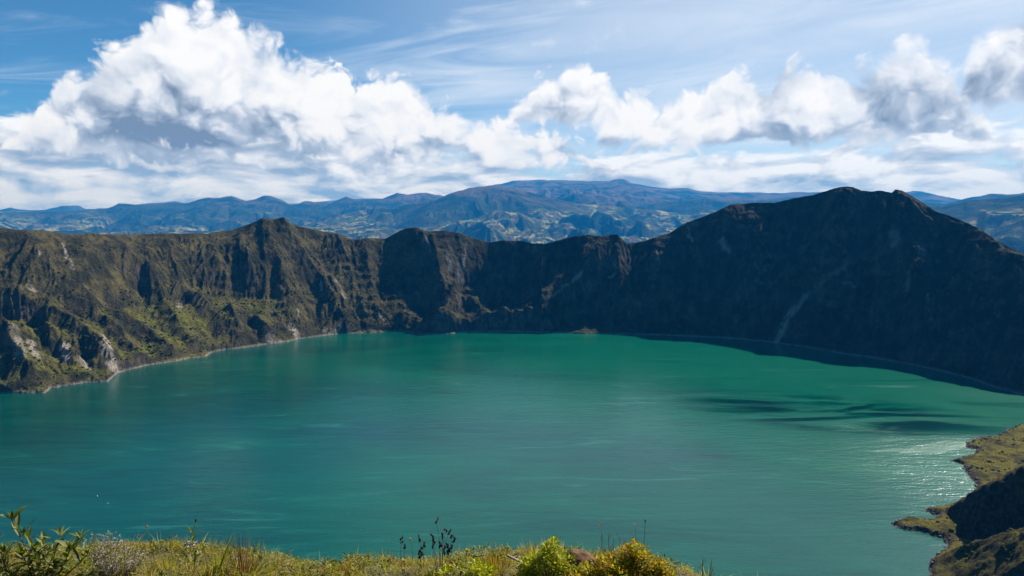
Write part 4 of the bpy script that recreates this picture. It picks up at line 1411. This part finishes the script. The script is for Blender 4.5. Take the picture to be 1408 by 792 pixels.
# -- rosette
r = spot(457, 4.52)
root = thing('rosette_plant', 'small round yellow green rosette of pointed leaves between two tufts', 'plant', r)
b_ = MB()
for e_ in range(70):
    a_ = rg.uniform(0, 6.28); q = rg.random()
    b_.leaf((math.cos(a_) * 0.035 * q, math.sin(a_) * 0.035 * q, 0.03 + 0.05 * (1 - q * q)), (math.cos(a_), math.sin(a_), 1.1 - q), rg.uniform(0.02, 0.035), 0.010, 0.5, 0.3, 0, 3)
b_.build('foliage', M_BUSH, root)
s_ = MB(); s_.tube([(0, 0, -0.02), (0, 0, 0.06)], 0.005, 0.004); s_.build('stem', M_GREEN, root)


# -- dark weeds with seed heads
def weed(tips, px, y, label, leafy=True):
    r = spot(px, y)
    root = thing('seed_head_weed', label, 'weed', r, 'dark weeds with dry seed heads')
    for (tx, ty, n_) in tips:
        hd = MB()
        tip = rel(tx, ty, r, y + rg.uniform(-0.05, 0.05))
        path = bent((tip.x * 0.25, 0, -0.02), tip, 0.06, 6)
        s_ = MB(); s_.tube(path, 0.0030, 0.0014, 4); s_.build('stem', M_TWIG, root, True)
        for k_ in range(n_):
            p = tip + Vector((rg.gauss(0, 0.006), rg.gauss(0, 0.006), -0.011 * k_ - 0.001 * abs(rg.gauss(0, 1)) if k_ else 0.004))
            hd.lump(p, (rg.uniform(0.005, 0.009),) * 2 + (rg.uniform(0.006, 0.012),), 6, 0.35, rg)
            for e_ in range(4):
                hd.leaf(p, (rg.uniform(-1, 1), rg.uniform(-1, 1), rg.uniform(0.1, 1)), rg.uniform(0.012, 0.020), 0.004, 0.2, 0.2, 0, 2)
        hd.build('seed_head', M_DARK, root)


weed([(601, 715, 3), (613, 729, 2), (618, 730, 3), (595, 736, 3), (596, 744, 5), (609, 735, 3), (622, 737, 2), (625, 738, 4), (616, 748, 7), (612, 752, 6), (606, 746, 4), (620, 752, 4)], 606, 4.48, 'tallest dark branching weed with many dry seed heads')
weed([(578, 738, 4), (584, 747, 4), (580, 755, 5), (577, 760, 4)], 580, 4.50, 'dark seed head weed just left of the tallest one')
weed([(553, 740, 4), (556, 750, 3)], 556, 4.50, 'thin dark seed head weed left of the pair with the tall one')


# -- yellow flowers
def yellow(px, py, y, label, sz=0.016, stem_to=None):
    r = spot(px + rg.uniform(-3, 3), y)
    root = thing('yellow_flower', label, 'flower', r, 'yellow flowers in the grass')
    tip = rel(px, py, r, y)
    s_ = MB(); s_.tube(bent((0, 0, -0.02), tip, 0.05, 5), 0.0022, 0.0016, 4); s_.build('stem', M_GREEN, root, True)
    p_ = MB()
    tilt = Vector((rg.uniform(-0.4, 0.4), -0.55, 0.6))
    q_ = tilt.to_track_quat('Z', 'Y')
    for ring, nn_ in ((1.0, 11), (0.75, 9)):
        for e_ in range(nn_):
            a_ = 2 * PI * e_ / nn_ + ring
            p_.leaf(tip, q_ @ Vector((math.cos(a_), math.sin(a_), 0.35 + (1 - ring))), sz * ring, sz * 0.42, 0.35, 0.15, 0, 3)
    p_.build('petals', M_YELLOW, root)
    e2 = MB(); e2.lump(tip + tilt * 0.003, (sz * 0.3, sz * 0.3, sz * 0.22), 8, 0.15, rg); e2.build('flower_center', M_EYE, root, True)


yellow(565, 741, 4.52, 'yellow flower standing highest, between two dark weeds', 0.011)
yellow(556, 771, 4.35, 'largest yellow flower low in the grass below the thin dark weed', 0.020)
yellow(556, 783, 4.30, 'yellow flower at the very bottom below the largest one', 0.016)
yellow(643, 757, 4.45, 'yellow flower between the tallest dark weed and the round clump', 0.018)
yellow(578, 775, 4.35, 'small dull yellow flower in the grass below the middle dark weed', 0.012)
yellow(621, 779, 4.35, 'orange yellow flower in the grass below the tallest dark weed', 0.015)
yellow(299, 762, 4.36, 'pale round yellow bud beside the broad green blades', 0.010)
yellow(500, 770, 4.50, 'tiny pale yellow flower right of the golden brown tuft', 0.008)


# -- bushes
def bush(px, y, w_px, top_py, m_, label, n, seed, dens=1.0, tall=None):
    rr_ = random.Random(seed)
    r = spot(px, y)
    root = thing('low_bush', label, 'bush', r)
    d = y * CP + 2.45 * SP
    rx = w_px / FPX * d * 0.5
    h_ = hgt(top_py, y) - r.z
    fo = MB()
    cl = []
    for k_ in range(44):
        a_ = rr_.uniform(0, 6.28); q = rr_.random() ** 0.6
        cx_, cy_ = math.cos(a_) * q * rx * 0.85, math.sin(a_) * q * rx * 0.6
        top_ = h_ * (1 - 0.68 * q ** 1.5) * rr_.uniform(0.5, 1.0)
        cl.append(Vector((cx_, cy_, top_ - 0.025)))
    cl[0] = Vector((rx * rr_.uniform(-.1, .3), 0, h_ - 0.02))
    for i_ in range(n):
        c0 = cl[rr_.randrange(len(cl))] if rr_.random() < 0.92 else cl[0] * rr_.random()
        o_ = Vector((rr_.gauss(0, 1), rr_.gauss(0, 1), rr_.gauss(0, 1))).normalized()
        p = c0 + Vector((o_.x * 0.042, o_.y * 0.042, o_.z * 0.036)) * rr_.uniform(0.5, 1.0)
        if p.z < 0.0:
            p.z = rr_.uniform(0.0, 0.05)
        fo.leaf(p, o_ + Vector((0, 0, 0.7)), rr_.uniform(0.016, 0.030), rr_.uniform(0.009, 0.015), 0.4, 0.25, rr_.uniform(-.5, .5), 3)
    for c0 in cl:
        s_ = MB(); s_.tube(bent((c0.x * 0.2, c0.y * 0.2, -0.02), c0, 0.08, 4, rr_), 0.0045, 0.0018, 4); s_.build('stem', M_STEM, root, True)
    fo.build('foliage', m_, root)


bush(754, 4.42, 100, 744, M_BUSH, 'bright yellow green bush left of the brown rock', 2600, 3)
bush(868, 4.45, 112, 746, M_BUSH_R, 'green bush with rusty leaves at the right end of the plants', 2600, 8)
bush(822, 4.34, 116, 765, M_BUSH_R, 'low spreading bush in front of the brown rock joining two taller bushes', 2200, 12)
bush(905, 4.40, 60, 772, M_BUSH_R, 'small low bush creeping down to the right of the rusty green bush', 900, 15)
bush(640, 4.34, 120, 772, M_BUSH, 'low green mat of leaves in front of the round grass clump', 1500, 18)

# -- brown rock
r = spot(801, 4.50)
bm = bmesh.new()
bmesh.ops.create_icosphere(bm, subdivisions=4, radius=1.0)
for v_ in bm.verts:
    n_ = v_.co.copy()
    k_ = 1 + 0.22 * float(fbm(np.array([n_.x * 1.3 + 5]), np.array([n_.y * 1.3 + n_.z * 1.1]), 4, 0.55, 500)[0])
    v_.co = Vector((n_.x * 0.140, n_.y * 0.09, max(n_.z, -0.3) * 0.105 * (1 - 0.30 * n_.x))) * k_
me = bpy.data.meshes.new('brown_rock'); bm.to_mesh(me); bm.free()
me.polygons.foreach_set('use_smooth', [True] * len(me.polygons))
rock_o = bpy.data.objects.new('rock', me); col.objects.link(rock_o)
rock_o.location = (r.x, r.y, hgt(758, 4.50) - 0.115)
rock_o['label'] = 'rounded rusty brown rock between the two bushes'; rock_o['category'] = 'rock'
m, g, b = mat('rusty_rock')
tc = g.node('ShaderNodeTexCoord').outputs['Object']
nA = g.noise(tc, 14.0, 6.0, 0.65); nB = g.noise(tc, 70.0, 4.0, 0.7)
c = g.mix(g.step(nA, 0.38, 0.62), (0.105, 0.050, 0.020), (0.205, 0.115, 0.050))
c = g.mix(g.step(nB, 0.55, 0.7, 0.0, 0.6), c, (0.07, 0.04, 0.022))
g.put(b.inputs['Base Color'], c); b.inputs['Roughness'].default_value = 0.95
bump(g, b, g.add(nA, g.mul(nB, 0.4)), 0.9, 0.012)
me.materials.append(m)

# -- bleached branches lying in the grass
for (p0, p1, th, lab) in (((698, 764, 4.58), (731, 778, 4.40), 0.009, 'thick bleached branch lying right of the round grass clump'),
                          ((653, 765, 4.60), (668, 762, 4.60), 0.007, 'short pale stick left of the round grass clump'),
                          ((705, 767, 4.66), (716, 766, 4.66), 0.006, 'short pale stick above the thick bleached branch')):
    r = spot((p0[0] + p1[0]) / 2, (p0[2] + p1[2]) / 2)
    s_ = MB()
    path = bent(rel(p0[0], p0[1], r, p0[2]), rel(p1[0], p1[1], r, p1[2]), 0.06, 6)
    s_.tube(path, th, th * 0.6, 7)
    s_.tube(bent(path[3], path[3] + Vector((0.02, 0.01, 0.03)), 0.1, 3), th * 0.5, th * 0.2, 5)
    o = s_.build('dry_branch', M_WOOD, None, True)
    o.location = r
    o['label'] = lab; o['category'] = 'branch'


# -- bare twigs
def twigs(px, y, tips, label):
    r = spot(px, y)
    root = thing('bare_shrub', label, 'bare twigs', r)
    for (tx, ty) in tips:
        tip = rel(tx, ty, r, y + rg.uniform(-0.04, 0.06))
        path = bent((tip.x * 0.4, 0, -0.02), tip, 0.07, 6)
        s_ = MB(); s_.tube(path, 0.0030, 0.0014, 4)
        for q in (2, 3, 4, 5):
            e_ = path[q] + Vector((rg.uniform(-0.05, 0.05), rg.uniform(-0.03, 0.03), rg.uniform(0.03, 0.07)))
            s_.tube(bent(path[q], e_, 0.1, 3), 0.0014, 0.0007, 3)
        s_.build('twig', M_TWIG, root, True)


twigs(845, 4.62, [(826, 738), (836, 732), (843, 742), (852, 736), (862, 740), (870, 736), (838, 748), (857, 748)], 'grey bare twigs standing between brown rock and rusty green bush')
twigs(972, 4.40, [(964, 764), (966, 768), (978, 768), (981, 778)], 'two bare brown stems alone near the right end of the brink')


# -- two white birds low over the lake
def bird(px, py, dist, heading, label):
    d = ray(px, py)
    p = Vector((0, 0, CAM_Z)) + Vector(d) * (dist / d[1])
    b_ = MB()
    b_.lump((0, 0, 0), (0.22, 0.075, 0.07), 8, 0.02, rg)
    b_.lump((0.22, 0, 0.03), (0.07, 0.05, 0.05), 8, 0.02, rg)
    b_.leaf((-0.15, 0, 0.0), (-1, 0, 0.02), 0.20, 0.13, 0.0, 0.05, 0, 3)
    root = b_.build('bird', M_WHITE, None, True)
    root.location = p; root.rotation_euler = (0.2, 0, heading)
    root['label'] = label; root['category'] = 'bird'; root['group'] = 'white birds over the lake'
    for s_ in (-1, 1):
        w_ = MB()
        w_.leaf((0.05, s_ * 0.05, 0.03), (0.15, s_, 0.35), 0.34, 0.20, 0.25, 0.05, 0, 4)
        w_.leaf((0.10, s_ * 0.36, 0.13), (-0.35, s_, 0.05), 0.36, 0.15, 0.3, 0.05, 0, 4)
        w_.build('wing', M_WHITE, root)


M_WHITE = leafmat('white_feather', (0.78, 0.79, 0.78), (0.84, 0.84, 0.83), 0.15, 0.7)
bird(134, 682, 330, 0.7, 'white bird over the dark left of the lake, higher of the two')
bird(148.5, 692, 345, 2.4, 'white bird over the dark left of the lake, lower of the two')
